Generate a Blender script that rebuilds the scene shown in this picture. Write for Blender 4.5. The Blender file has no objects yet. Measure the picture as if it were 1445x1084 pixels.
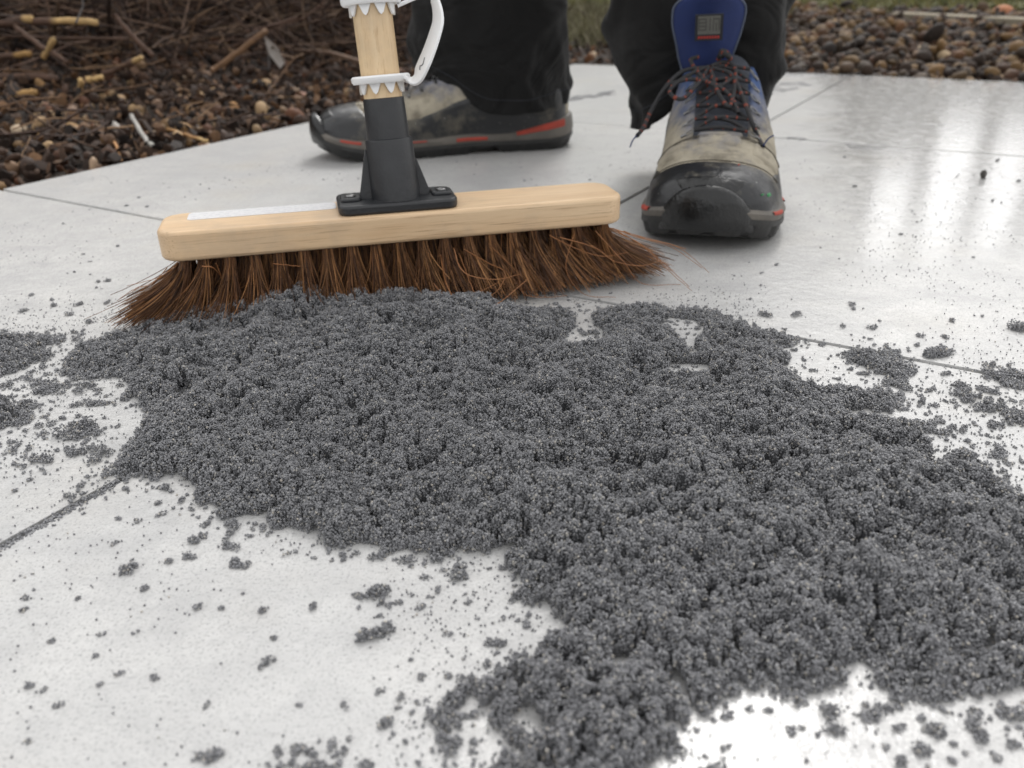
import bpy, bmesh, math, random
import numpy as np
from mathutils import Vector, Matrix
rng = np.random.default_rng(7); random.seed(7)
sc = bpy.context.scene; COL = sc.collection
# ---------------------------------------------------------------- camera
CH = 0.195
RC = np.array([[0.99977922, 0.02101231, 0.0], [-0.00942945, 0.44865953, -0.89365301], [-0.01877771, 0.89345571, 0.44875861]])
cam = bpy.data.objects.new('camera', bpy.data.cameras.new('camera')); COL.objects.link(cam); sc.camera = cam
M4 = Matrix([list(RC[i]) + [0] for i in range(3)] + [[0, 0, 0, 1]]); M4.translation = (0, 0, CH); cam.matrix_world = M4
cam.data.sensor_width = 36; cam.data.lens = 29.15; cam.data.clip_start = .01; cam.data.clip_end = 400
cam.data.dof.use_dof = True; cam.data.dof.focus_distance = .405; cam.data.dof.aperture_fstop = 11.5
# ---------------------------------------------------------------- world, sun, exposure
w = bpy.data.worlds.new('World'); sc.world = w; w.use_nodes = True
nt = w.node_tree; nt.nodes.clear()
sky = nt.nodes.new('ShaderNodeTexSky'); sky.sky_type = 'NISHITA'; sky.sun_disc = False
sky.sun_elevation = math.radians(48); sky.sun_rotation = math.radians(12); sky.dust_density = 4
hs = nt.nodes.new('ShaderNodeHueSaturation'); hs.inputs['Saturation'].default_value = .12
mx = nt.nodes.new('ShaderNodeMixRGB'); mx.inputs[0].default_value = .5; mx.inputs[2].default_value = (9.3, 9.2, 9.1, 1)
bg = nt.nodes.new('ShaderNodeBackground'); bg.inputs[1].default_value = .12
wo = nt.nodes.new('ShaderNodeOutputWorld')
L = nt.links.new; L(sky.outputs[0], hs.inputs['Color']); L(hs.outputs[0], mx.inputs[1]); L(mx.outputs[0], bg.inputs[0]); L(bg.outputs[0], wo.inputs[0])
sd = bpy.data.lights.new('sun', 'SUN'); sd.energy = 1.3; sd.angle = math.radians(18); sd.color = (1, .98, .95)
sun = bpy.data.objects.new('sun', sd); COL.objects.link(sun)
sun.rotation_euler = (math.radians(-42), 0, math.radians(-12))
sc.view_settings.view_transform = 'Standard'; sc.view_settings.look = 'None'; sc.view_settings.gamma = 1
sc.view_settings.use_curve_mapping = False; sc.view_settings.exposure = .68

# ---------------------------------------------------------------- geometry of view (photo pixel -> place on a plane)
def rays(px, py):
    px = np.asarray(px, float); py = np.asarray(py, float)
    d = np.stack([px - 722.5, -(py - 542), np.full_like(px, -1170.)], -1)
    return d @ RC.T
def G(px, py, z=0.):
    d = rays(px, py); t = (z - CH) / d[..., 2]
    return np.stack([d[..., 0] * t, d[..., 1] * t], -1)
def W(px, py, Y):
    d = rays(px, py); t = Y / d[..., 1]
    return np.array([d[..., 0] * t, d[..., 1] * t, d[..., 2] * t + CH])
def project(P):
    c = (np.asarray(P) - [0, 0, CH]) @ RC
    return 722.5 + 1170 * c[..., 0] / -c[..., 2], 542 - 1170 * c[..., 1] / -c[..., 2], -c[..., 2]
AV = np.array([.854, -.52]); BV = np.array([.52, .854]); AV /= np.linalg.norm(AV); BV /= np.linalg.norm(BV)
AJ = [-4.60 * CH, -1.56 * CH, 1.48 * CH, 4.52 * CH]          # joint lines across
NJ = [-3.81 * CH, -.72 * CH, 2.373 * CH, 5.52 * CH, 9.08 * CH]
# ---------------------------------------------------------------- numpy noise
def _h(ix, iy, s):
    n = (ix.astype(np.int64) * 374761393 + iy.astype(np.int64) * 668265263 + s * 1442695041) & 0xffffffff
    n = ((n ^ (n >> 13)) * 1274126177) & 0xffffffff
    return ((n ^ (n >> 16)) & 0xffff) / 65535.
def vn(x, y, s=0):
    x0 = np.floor(x); y0 = np.floor(y); fx = x - x0; fy = y - y0
    fx = fx * fx * (3 - 2 * fx); fy = fy * fy * (3 - 2 * fy)
    a = _h(x0, y0, s); b = _h(x0 + 1, y0, s); c = _h(x0, y0 + 1, s); d = _h(x0 + 1, y0 + 1, s)
    return (a * (1 - fx) + b * fx) * (1 - fy) + (c * (1 - fx) + d * fx) * fy
def fbm(x, y, s=0, o=4):
    r = 0; a = .5; t = 0
    for i in range(o): r = r + a * vn(x * 2**i + 17.3 * i, y * 2**i - 9.1 * i, s + i); t += a; a *= .55
    return r / t
def sm(a, b, x): t = np.clip((x - a) / (b - a), 0, 1); return t * t * (3 - 2 * t)
# ---------------------------------------------------------------- object helpers
def link(o, parent=None):
    COL.objects.link(o)
    if parent is not None: o.parent = parent
    return o
def tag(o, label=None, cat=None, group=None, kind=None):
    if label: o['label'] = label
    if cat: o['category'] = cat
    if group: o['group'] = group
    if kind: o['kind'] = kind
    return o
def empty(name, loc=(0, 0, 0), rz=0):
    o = bpy.data.objects.new(name, None); o.location = loc; o.rotation_euler = (0, 0, rz); o.empty_display_size = .02
    return link(o)
def mesh(name, V, F, mat=None, parent=None, smooth=True, col=None, mi=None):
    me = bpy.data.meshes.new(name)
    V = np.asarray(V, np.float32)
    if isinstance(F, np.ndarray):
        n, k = F.shape
        me.vertices.add(len(V)); me.vertices.foreach_set('co', V.ravel())
        me.loops.add(n * k); me.loops.foreach_set('vertex_index', F.ravel().astype(np.int32))
        me.polygons.add(n); me.polygons.foreach_set('loop_start', np.arange(0, n * k, k, dtype=np.int32))
        me.update(calc_edges=True)
    else:
        me.from_pydata([tuple(map(float, v)) for v in V], [], [tuple(f) for f in F]); me.update()
    if len(me.polygons): me.polygons.foreach_set('use_smooth', np.full(len(me.polygons), smooth))
    if col is not None:
        a = me.color_attributes.new('Col', 'FLOAT_COLOR', 'POINT')
        c = np.ones((len(V), 4), np.float32); c[:, :3] = col; a.data.foreach_set('color', c.ravel())
    for m in (mat if isinstance(mat, (list, tuple)) else [mat]):
        if m: me.materials.append(m)
    if mi is not None: me.polygons.foreach_set('material_index', np.asarray(mi, np.int32))
    return link(bpy.data.objects.new(name, me), parent)
def from_bm(name, bm, mat, parent=None, smooth=True, bevel=0, seg=2):
    me = bpy.data.meshes.new(name); bmesh.ops.recalc_face_normals(bm, faces=bm.faces); bm.to_mesh(me); bm.free()
    for p in me.polygons: p.use_smooth = smooth
    if mat: me.materials.append(mat)
    o = link(bpy.data.objects.new(name, me), parent)
    if bevel:
        b = o.modifiers.new('bevel', 'BEVEL'); b.width = bevel; b.segments = seg; b.limit_method = 'ANGLE'; b.angle_limit = math.radians(40)
        b.harden_normals = False
        me.set_sharp_from_angle(angle=math.radians(35))
    return o
def prism(pts, z0, z1):
    bm = bmesh.new(); a = [bm.verts.new((x, y, z0)) for x, y in pts]; b = [bm.verts.new((x, y, z1)) for x, y in pts]
    n = len(pts); bm.faces.new(a[::-1]); bm.faces.new(b)
    for i in range(n): bm.faces.new((a[i], a[(i + 1) % n], b[(i + 1) % n], b[i]))
    return bm
def rrect(hx, hy, r, n=8):
    P = []
    for cx, cy, a0 in ((hx - r, hy - r, 0), (-hx + r, hy - r, 90), (-hx + r, -hy + r, 180), (hx - r, -hy + r, 270)):
        for i in range(n + 1):
            a = math.radians(a0 + 90 * i / n); P.append((cx + r * math.cos(a), cy + r * math.sin(a)))
    return P
def lathe(prof, n=32, cap=True):
    V = []; F = []
    for z, r in prof:
        for i in range(n): a = 2 * math.pi * i / n; V.append((r * math.cos(a), r * math.sin(a), z))
    m = len(prof)
    for j in range(m - 1):
        for i in range(n): F.append((j * n + i, j * n + (i + 1) % n, (j + 1) * n + (i + 1) % n, (j + 1) * n + i))
    if cap: F.append(tuple(range(n))[::-1]); F.append(tuple((m - 1) * n + i for i in range(n)))
    return V, F
def tubes(P, r, sides=3, cap=False):
    P = np.asarray(P, float)
    if P.ndim == 2: P = P[None]
    N, K, _ = P.shape; r = np.broadcast_to(np.asarray(r, float), (N, K)) if np.ndim(r) != 1 else np.broadcast_to(np.asarray(r)[:, None], (N, K))
    T = np.gradient(P, axis=1); T /= np.linalg.norm(T, axis=2, keepdims=True) + 1e-12
    ref = np.where(np.abs(T[..., 2:3]) > .85, np.array([1., 0, 0]), np.array([0, 0, 1.]))
    if sides > 3: ref = np.broadcast_to(ref[:, :1], T.shape)
    U = np.cross(T, ref); U /= np.linalg.norm(U, axis=2, keepdims=True) + 1e-12; Vv = np.cross(T, U)
    A = np.arange(sides) * 2 * np.pi / sides
    X = P[:, :, None] + r[:, :, None, None] * (U[:, :, None] * np.cos(A)[None, None, :, None] + Vv[:, :, None] * np.sin(A)[None, None, :, None])
    idx = np.arange(N * K * sides).reshape(N, K, sides)
    a = idx[:, :-1]; b = idx[:, 1:]
    F = np.stack([a, np.roll(a, -1, 2), np.roll(b, -1, 2), b], -1).reshape(-1, 4)
    return X.reshape(-1, 3), F
def catmull(C, n=60):
    C = np.asarray(C, float); C = np.vstack([2 * C[0] - C[1], C, 2 * C[-1] - C[-2]]); m = len(C) - 3
    t = np.linspace(0, m - 1e-6, n); i = t.astype(int); f = (t - i)[:, None]
    p0, p1, p2, p3 = C[i], C[i + 1], C[i + 2], C[i + 3]
    return .5 * (2 * p1 + (p2 - p0) * f + (2 * p0 - 5 * p1 + 4 * p2 - p3) * f**2 + (3 * p1 - p0 - 3 * p2 + p3) * f**3)
def tube(name, pts, r, mat, parent=None, sides=8, n=None, col=None):
    P = catmull(pts, n) if n else np.asarray(pts, float)
    V, F = tubes(P, r, sides); K = len(P)
    F = [tuple(f) for f in F] + [tuple(range(sides)), tuple(range((K - 1) * sides, K * sides))]
    return mesh(name, V, F, mat, parent, col=col)
# ---------------------------------------------------------------- materials
def s2l(r, g, b):
    f = lambda c: (c / 255 / 12.92 if c / 255 <= .04045 else ((c / 255 + .055) / 1.055) ** 2.4)
    return (f(r), f(g), f(b), 1)
class N:
    def __init__(s, name):
        s.m = bpy.data.materials.new(name); s.m.use_nodes = True; s.t = s.m.node_tree
        s.b = s.t.nodes['Principled BSDF']
    def n(s, typ, **k):
        x = s.t.nodes.new('ShaderNode' + typ)
        for a, v in k.items(): setattr(x, a, v)
        return x
    def l(s, a, b): s.t.links.new(a, b)
    def noise(s, scale, vec=None, detail=4, rough=.55, dist=0):
        x = s.n('TexNoise'); x.inputs['Scale'].default_value = scale; x.inputs['Detail'].default_value = detail
        x.inputs['Roughness'].default_value = rough; x.inputs['Distortion'].default_value = dist
        if vec is not None: s.l(vec, x.inputs['Vector'])
        return x.outputs['Fac']
    def ramp(s, fac, stops):
        x = s.n('ValToRGB'); e = x.color_ramp.elements
        while len(e) < len(stops): e.new(.5)
        for q, (p, c) in zip(e, stops): q.position = p; q.color = c if len(c) == 4 else (*c, 1)
        s.l(fac, x.inputs[0]); return x.outputs[0]
    def mix(s, fac, a, b, mode='MIX'):
        x = s.n('MixRGB', blend_type=mode)
        for i, v in ((0, fac), (1, a), (2, b)):
            if hasattr(v, 'links'): s.l(v, x.inputs[i])
            else: x.inputs[i].default_value = v
        return x.outputs[0]
    def math(s, op, a, b=0., c=0.):
        x = s.n('Math', operation=op)
        for i, v in enumerate((a, b, c)):
            if hasattr(v, 'links'): s.l(v, x.inputs[i])
            else: x.inputs[i].default_value = v
        return x.outputs[0]
    def obj(s): return s.n('TexCoord').outputs['Object']
    def pos(s): return s.n('NewGeometry').outputs['Position']
    def mapv(s, vec, sc_=(1, 1, 1), loc=(0, 0, 0), rot=(0, 0, 0)):
        x = s.n('Mapping'); x.inputs['Scale'].default_value = sc_; x.inputs['Location'].default_value = loc; x.inputs['Rotation'].default_value = rot
        s.l(vec, x.inputs['Vector']); return x.outputs[0]
    def set(s, **k):
        for a, v in k.items():
            i = s.b.inputs[a.replace('_', ' ')]
            if hasattr(v, 'links'): s.l(v, i)
            else: i.default_value = v
        return s
    def bump(s, h, dist=.001, strength=1., prev=None):
        x = s.n('Bump'); x.inputs['Distance'].default_value = dist; x.inputs['Strength'].default_value = strength
        s.l(h, x.inputs['Height'])
        if prev is not None: s.l(prev, x.inputs['Normal'])
        s.l(x.outputs[0], s.b.inputs['Normal']); return x.outputs[0]
def g(v): return (v, v, v, 1)
def simple(name, c1, c2, rough=.5, scale=60, bscale=400, bd=.0003, **k):
    m = N(name); o = m.obj()
    f = m.noise(scale, o, 5); m.set(Base_Color=m.mix(f, c1, c2), Roughness=rough, **k)
    m.bump(m.noise(bscale, o, 3), bd); return m.m

# paving: pale grey porcelain slabs, wet towards the far right
m = N('porcelain'); p = m.pos()
f1 = m.noise(5, p, 6, .6); f2 = m.noise(38, p, 5, .6, .4); f3 = m.noise(900, p, 2)
c = m.mix(m.ramp(f1, [(.3, g(0)), (.72, g(1))]), (.50, .502, .50, 1), (.645, .638, .62, 1))
c = m.mix(m.ramp(f2, [(.35, g(0)), (.75, g(.6))]), c, (.43, .43, .43, 1))
warm = m.ramp(m.noise(9, m.mapv(p, loc=(3, 7, 0)), 3), [(.55, g(0)), (.8, g(.45))])
c = m.mix(warm, c, (.56, .52, .45, 1))
c = m.mix(m.ramp(m.noise(160, p, 6, .75), [(.45, g(0)), (.75, g(.38))]), c, (.40, .40, .40, 1))
c = m.mix(m.ramp(m.noise(900, p, 2, .6), [(.55, g(0)), (.68, g(.7))]), c, (.26, .26, .265, 1))
c = m.mix(m.ramp(m.noise(330, p, 5, .8), [(.50, g(0)), (.72, g(.6))]), c, (.38, .378, .37, 1))
dust = m.math('MULTIPLY', m.ramp(m.noise(16, m.mapv(p, (1, 2.2, 1), rot=(0, 0, .5)), 7, .75), [(.46, g(0)), (.72, g(.55))]), m.ramp(m.noise(3.5, m.mapv(p, loc=(1.7, .2, 0)), 2), [(.38, g(.15)), (.62, g(1))]))
c = m.mix(dust, c, (.36, .36, .365, 1))
# wet film mask
sx = m.n('SeparateXYZ'); m.l(p, sx.inputs[0])
dx = m.math('DIVIDE', m.math('SUBTRACT', sx.outputs[0], m.math('MULTIPLY', sx.outputs[1], .33)), .09)
dy = m.math('DIVIDE', m.math('SUBTRACT', sx.outputs[1], .50), .16)
rr = m.math('MINIMUM', dx, dy)
rr = m.math('ADD', rr, m.math('MULTIPLY', m.math('SUBTRACT', m.noise(13, p, 6, .7), .5), 1.6))
wet = m.math('MULTIPLY', m.ramp(rr, [(.25, g(0)), (.95, g(1))]), m.ramp(m.noise(60, p, 6, .75), [(.36, g(.25)), (.54, g(1))]))
dry = m.math('ADD', .15, m.math('MULTIPLY', f2, .14))
m.set(Base_Color=m.mix(m.math('MULTIPLY', wet, .35), c, (.40, .40, .395, 1)), Roughness=dry, Specular_IOR_Level=.5)
m.set(Coat_Weight=m.math('MULTIPLY', wet, 1.), Coat_Roughness=m.math('ADD', .004, m.math('MULTIPLY', m.noise(70, p, 5, .7), .03)), Coat_IOR=1.75)
b1 = m.bump(f3, .00008); b2 = m.n('Bump'); b2.inputs['Distance'].default_value = .0005
m.l(m.noise(150, p, 4, .6), b2.inputs['Height']); m.l(b1, b2.inputs['Normal']); m.l(b2.outputs[0], m.b.inputs['Normal'])
b3 = m.n('Bump'); b3.inputs['Distance'].default_value = .00022
m.l(m.noise(75, p, 6, .65), b3.inputs['Height']); m.l(b3.outputs[0], m.b.inputs['Coat Normal'])
M_TILE = m.m
M_BED = simple('bedding', s2l(38, 34, 31), s2l(62, 57, 53), .9, 300, 900, .001)
# sand
m = N('jointing_sand'); at = m.n('Attribute', attribute_type='INSTANCER', attribute_name='shade')
fsh = at.outputs['Fac']
c = m.ramp(fsh, [(0, (.12, .122, .130, 1)), (.5, (.200, .203, .214, 1)), (.90, (.29, .292, .305, 1)), (.975, (.37, .36, .335, 1)), (1, (.50, .46, .40, 1))])
m.set(Base_Color=c, Roughness=.36, Specular_IOR_Level=.6); M_GRAIN = m.m
M_SAND = simple('sand_core', (.03, .031, .034, 1), (.06, .062, .067, 1), .7, 900, 1100, .0008)  # darker than the grains: crevice shade is put into this colour
# woods
def wood(name, c1, c2, c3, ax=(6, 90, 90), rough=.45):
    m = N(name); o = m.obj(); v = m.mapv(o, ax)
    f = m.noise(1, v, 6, .6, .6); q = m.noise(4, m.mapv(o, (ax[0] * .9, ax[1] * 3, ax[2] * 3)), 4, .7)
    c = m.mix(m.ramp(f, [(.3, g(0)), (.7, g(1))]), c1, c2)
    c = m.mix(m.ramp(q, [(.54, g(0)), (.72, g(.75))]), c, c3)
    sm_ = m.ramp(m.noise(22, o, 5, .6), [(.48, g(0)), (.72, g(.5))]); c = m.mix(sm_, c, (.36, .29, .22, 1))
    m.set(Base_Color=c, Roughness=rough); m.bump(q, .00015); return m.m
M_WOOD = wood('beech_block', s2l(222, 195, 160), s2l(206, 174, 136), s2l(132, 96, 64))
M_POLE = wood('beech_pole', s2l(228, 204, 166), s2l(212, 182, 142), s2l(180, 144, 104), (90, 90, 5), .35)
M_BLACKPL = simple('black_plastic', (.012, .013, .015, 1), (.03, .032, .036, 1), .38, 90, 500, .0002)
m = N('white_plastic'); m.set(Base_Color=(.82, .83, .84, 1), Roughness=.35, Subsurface_Weight=.15, Subsurface_Radius=(.004, .004, .004))
M_WPL = m.m
M_METAL = simple('steel', (.5, .5, .5, 1), (.65, .65, .66, 1), .25, 300, 900, .0001, Metallic=1.)
def vcol(name, rough=.6, bs=300, bd=.0005, **k):
    m = N(name); a = m.n('Attribute', attribute_name='Col'); o = m.obj()
    c = m.mix(m.ramp(m.noise(bs * .6, o, 4), [(.3, g(.55)), (.7, g(1.1))]), a.outputs['Color'], a.outputs['Color'])
    x = m.mix(1., m.ramp(m.noise(bs * .5, o, 4), [(.3, g(.6)), (.75, g(1))]), a.outputs['Color'], 'MULTIPLY')
    m.set(Base_Color=x, Roughness=rough, **k); m.bump(m.noise(bs, o, 4), bd); return m.m
M_FIBRE = vcol('coir_fibre', .55, 200, .0001); M_STONE = vcol('pebble_stone', .72, 160, .0014, Specular_IOR_Level=.3)
M_TWIG = vcol('twig_bark', .8, 150, .0008); M_CHIP = vcol('bark_chip', .85, 150, .001); M_LEAF = vcol('grass_blade', .6, 40, .0001)
m = N('garden_soil'); p = m.pos()
f = m.noise(18, p, 8, .7); c = m.ramp(f, [(.3, (.010, .007, .005, 1)), (.55, (.035, .024, .016, 1)), (.8, (.08, .058, .04, 1))])
sx = m.n('SeparateXYZ'); m.l(p, sx.inputs[0])
nn_ = m.math('ADD', m.math('ADD', m.math('MULTIPLY', sx.outputs[0], .52), m.math('MULTIPLY', sx.outputs[1], .854)), m.math('MULTIPLY', m.noise(5, p, 4), .5))
fr = m.math('MULTIPLY', m.ramp(m.math('SUBTRACT', nn_, 2.6), [(.45, g(0)), (.75, g(1))]), m.ramp(m.math('ADD', sx.outputs[0], .5), [(.2, g(0)), (.6, g(1))]))
c = m.mix(fr, c, m.ramp(m.noise(9, p, 6, .7), [(.3, (.05, .06, .02, 1)), (.7, (.14, .13, .05, 1))]))
m.set(Base_Color=c, Roughness=.95); m.bump(f, .02); M_SOIL = m.m

# ================================================================ THE SETTING
def patio_ab(x, y): return x * AV[0] + y * AV[1], x * BV[0] + y * BV[1]
def outside(x, y):
    a, n = patio_ab(x, y)
    return np.maximum.reduce([AJ[0] - a, n - NJ[-1], a - AJ[-1], NJ[0] - n])
def gz(x, y):
    d = outside(x, y); a, n = patio_ab(x, y)
    left = sm(0, .3, AJ[0] - a) * sm(.25, -.25, n - NJ[-1] - (AJ[0] - a) * 1.2)
    z = -.014 + .055 * sm(.0, 1.1, d) + left * (.16 * sm(.25, 1.6, d) + .45 * sm(1.3, 3.2, d))
    z = z + (.018 * (fbm(x * 9, y * 9, 3) - .5) + .05 * (fbm(x * 2, y * 2, 9) - .5) * sm(.3, 1, d)) * sm(0, .08, d)
    z = z - .9 * sm(6, 40, d) * 0
    return np.where(d < 0.0, -.030, z)
def grid_axis(lo, hi, fine_lo, fine_hi, step):
    f = np.arange(fine_lo, fine_hi, step); o = [f[0]]; s = step
    while o[-1] > lo: s *= 1.25; o.append(o[-1] - s)
    a = o[1:][::-1]; o = [f[-1]]; s = step
    while o[-1] < hi: s *= 1.25; o.append(o[-1] + s)
    return np.concatenate([a, f, o[1:]])
def gridmesh(X, Y, Z):
    ny, nx = X.shape; idx = np.arange(nx * ny).reshape(ny, nx)
    F = np.stack([idx[:-1, :-1], idx[:-1, 1:], idx[1:, 1:], idx[1:, :-1]], -1).reshape(-1, 4)
    return np.stack([X, Y, Z], -1).reshape(-1, 3), F
xs = grid_axis(-60, 60, -3., 3., .025); ys = grid_axis(-60, 60, .2, 5., .025)
X, Y = np.meshgrid(xs, ys); V, F = gridmesh(X, Y, gz(X, Y))
tag(mesh('garden_soil', V, F, M_SOIL), kind='structure')
def wpt(a, n): return AV * a + BV * n
# patio bed + slabs
c4 = [wpt(AJ[0] + .002, NJ[0]), wpt(AJ[-1], NJ[0]), wpt(AJ[-1], NJ[-1] - .002), wpt(AJ[0] + .002, NJ[-1] - .002)]
patio = from_bm('patio', prism([tuple(q) for q in c4], -.028, -.0078), M_BED, smooth=False); tag(patio, kind='structure')
shared = {}
for i in range(3):
    for j in range(4):
        la = AJ[i + 1] - AJ[i] - .0044; ln = NJ[j + 1] - NJ[j] - .0044
        key = (round(la, 4), round(ln, 4))
        if key not in shared:
            o = from_bm('paving_slab', prism([(-la / 2, -ln / 2), (la / 2, -ln / 2), (la / 2, ln / 2), (-la / 2, ln / 2)], -.0075, 0), M_TILE, patio, False, .00035, 2)
            shared[key] = o
        else: o = shared[key].copy(); link(o, patio)
        cc = wpt((AJ[i] + AJ[i + 1]) / 2, (NJ[j] + NJ[j + 1]) / 2)
        o.location = (cc[0], cc[1], random.uniform(-.0002, .0002)); o.rotation_euler = (0, 0, math.atan2(AV[1], AV[0]))

# ---------------------------------------------------------------- pebbles / chips
def ico(sub):
    bm = bmesh.new(); bmesh.ops.create_icosphere(bm, subdivisions=sub, radius=1)
    V = np.array([v.co[:] for v in bm.verts]); F = np.array([[v.index for v in f.verts] for f in bm.faces]); bm.free(); return V, F
def rotmats(n, r=rng):
    q = r.normal(size=(n, 4)); q /= np.linalg.norm(q, axis=1, keepdims=True); a, b, c, d = q.T
    return np.stack([1 - 2 * (c * c + d * d), 2 * (b * c - a * d), 2 * (b * d + a * c), 2 * (b * c + a * d), 1 - 2 * (b * b + d * d), 2 * (c * d - a * b),
                     2 * (b * d - a * c), 2 * (c * d + a * b), 1 - 2 * (b * b + c * c)], -1).reshape(n, 3, 3)
def scatter(pts, size, palette, sub=2, flat=(.55, .9), lump=.12, boxy=False):
    V0, F0 = ico(sub); n = len(pts); k = len(V0)
    S = np.stack([rng.uniform(.85, 1.35, n), rng.uniform(.7, 1, n), rng.uniform(*flat, n)], -1) * size[:, None]
    ph = rng.uniform(0, 6, (n, 3)); fr = rng.uniform(1.2, 2.6, (n, 3))
    V = np.repeat(V0[None], n, 0)
    dsp = 1 + lump * (np.sin(V[..., 0] * fr[:, None, 0] + ph[:, None, 0]) + np.sin(V[..., 1] * fr[:, None, 1] + ph[:, None, 1]) + np.sin(V[..., 2] * fr[:, None, 2] * 1.3 + ph[:, None, 2]))
    if boxy: V = np.sign(V) * np.abs(V) ** .6
    V = V * dsp[..., None] * S[:, None]
    V = np.einsum('nij,nkj->nki', rotmats(n), V) + pts[:, None]
    F = (F0[None] + (np.arange(n) * k)[:, None, None]).reshape(-1, 3)
    pal = np.array([s2l(*c)[:3] for c in palette]); ci = rng.integers(0, len(pal), n)
    col = pal[ci] * rng.uniform(.5, 1.05, (n, 1))
    return V.reshape(-1, 3), F, np.repeat(col, k, 0)
def bed_points(n, dmin, dmax, pxr=(-650, 1700), power=1., side=None):
    out = []
    while sum(len(o) for o in out) < n:
        x = rng.uniform(-3.2, 3.0, 60000); y = rng.uniform(.7, 5.2, 60000); d = outside(x, y)
        a, nn = patio_ab(x, y); px, py, dep = project(np.stack([x, y, gz(x, y)], -1))
        k = (d > dmin) & (d < dmax) & (px > pxr[0]) & (px < pxr[1]) & (py > -60) & (rng.random(60000) < np.clip(1.6 / dep, 0, 1) ** power)
        if side == 'left': k &= (a < AJ[0] - dmin) & (nn - NJ[-1] < (AJ[0] - a) * .8 + .02)
        if side == 'far': k &= (nn > NJ[-1] + dmin) & ~(nn - NJ[-1] < (AJ[0] - a) * .8 + .02)
        out.append(np.stack([x[k], y[k]], -1))
    return np.concatenate(out)[:n]
PAL_L = [(80, 58, 44), (102, 76, 56), (62, 45, 35), (122, 92, 66), (158, 124, 84), (92, 66, 50), (84, 66, 56), (140, 114, 94), (196, 164, 124), (70, 50, 38), (112, 74, 52), (74, 52, 38), (90, 64, 48), (172, 146, 120)]
PAL_R = [(98, 78, 60), (74, 57, 45), (122, 96, 62), (58, 45, 36), (102, 78, 60), (80, 64, 54), (146, 114, 74), (90, 62, 44), (104, 90, 76), (52, 41, 34), (160, 134, 102), (64, 50, 40), (120, 84, 54)]
p2 = bed_points(5300, .004, 2.0, side='left'); s = rng.uniform(.0035, .0100, len(p2)) * (1 + .4 * rng.random(len(p2)) ** 4)
P = np.column_stack([p2, gz(*p2.T) + s * rng.uniform(.2, 1.5, len(s))])
V, F, C_ = scatter(P, s, PAL_L)
tag(mesh('river_gravel', V, F, M_STONE, col=C_), 'brown and tan pebbles mixed into the dark bed left of the slabs', 'gravel', kind='stuff')
p2 = bed_points(5200, .004, 1.2, pxr=(885, 1700), side='far'); s = rng.uniform(.0045, .0135, len(p2)) * (1 + .5 * rng.random(len(p2)) ** 5)
P = np.column_stack([p2, gz(*p2.T) + s * rng.uniform(.1, 1.6, len(s))])
V, F, C_ = scatter(P, s, PAL_R); C_ = C_ * .78
tag(mesh('river_gravel', V, F, M_STONE, col=C_), 'strip of tan and brown river pebbles behind the far paving edge', 'gravel', kind='stuff')
p2 = bed_points(14500, .003, 2.4, side='left'); s = rng.uniform(.0025, .0090, len(p2))
P = np.column_stack([p2, gz(*p2.T) + rng.uniform(.003, .022, len(p2))])
V, F, C_ = scatter(P, s, [(54, 39, 30), (72, 52, 39), (44, 33, 27), (92, 66, 47), (62, 45, 35), (134, 100, 70)], 1, (.08, .25), .1, True)
tag(mesh('bark_mulch', V, F, M_CHIP, smooth=False, col=C_), 'dark brown bark chips and leaf litter between the pebbles under the brush', 'mulch', kind='stuff')
p2 = bed_points(3600, .002, 1.5, side='far'); s = rng.uniform(.003, .010, len(p2))
P = np.column_stack([p2, gz(*p2.T) + rng.uniform(.003, .02, len(p2))])
V, F, C_ = scatter(P, s, [(60, 43, 32), (76, 54, 38), (44, 33, 27), (110, 72, 42)], 1, (.08, .25), .1, True)
tag(mesh('leaf_litter', V, F, M_CHIP, smooth=False, col=C_), 'brown leaf scraps scattered over the gravel strip at the back', 'leaf litter', kind='stuff')

# grass / moss beyond the gravel
ng = 26000
x = rng.uniform(-.6, 6.5, ng * 6); y = rng.uniform(2.2, 8, ng * 6); a, nn = patio_ab(x, y)
d = nn - NJ[-1]; k = (d > 1.12 + .3 * (vn(x * 3, y * 3, 5) - .5)) & (fbm(x * 2.5, y * 2.5, 8) > .36); px, py, dep = project(np.stack([x, y, 0 * x], -1)); k &= (px > 700) & (px < 1700)
x = x[k][:ng]; y = y[k][:ng]; n_ = len(x); z = gz(x, y); h = rng.uniform(.012, .045, n_); th = rng.uniform(0, 6.28, n_); wd = rng.uniform(.0012, .003, n_)
lx = rng.normal(0, .5, n_) * h; ly = rng.normal(0, .5, n_) * h
V = np.stack([np.stack([x - wd * np.cos(th), y - wd * np.sin(th), z - .004], -1), np.stack([x + wd * np.cos(th), y + wd * np.sin(th), z - .004], -1),
              np.stack([x + lx * .4 + wd * .6 * np.cos(th), y + ly * .4 + wd * .6 * np.sin(th), z + h * .6], -1), np.stack([x + lx, y + ly, z + h], -1)], 1).reshape(-1, 3)
F = np.concatenate([np.arange(n_)[:, None] * 4 + [0, 1, 2], np.arange(n_)[:, None] * 4 + [0, 2, 3]])
pal = np.array([s2l(*c)[:3] for c in [(120, 118, 60), (96, 104, 52), (140, 128, 70), (78, 84, 44), (104, 98, 66)]])
tag(mesh('mossy_grass', V, F, M_LEAF, smooth=False, col=np.repeat(pal[rng.integers(0, 5, n_)] * rng.uniform(.7, 1.2, (n_, 1)), 4, 0)), 'yellow green mossy grass beyond the gravel strip', 'grass', kind='stuff')
n_ = 7000; rr_ = .5 * np.sqrt(rng.random(n_)); th = rng.uniform(0, 6.28, n_); x = .36 + rr_ * np.cos(th); y = 2.78 + rr_ * np.sin(th) * .9; z = gz(x, y); h = rng.uniform(.02, .06, n_)
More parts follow.
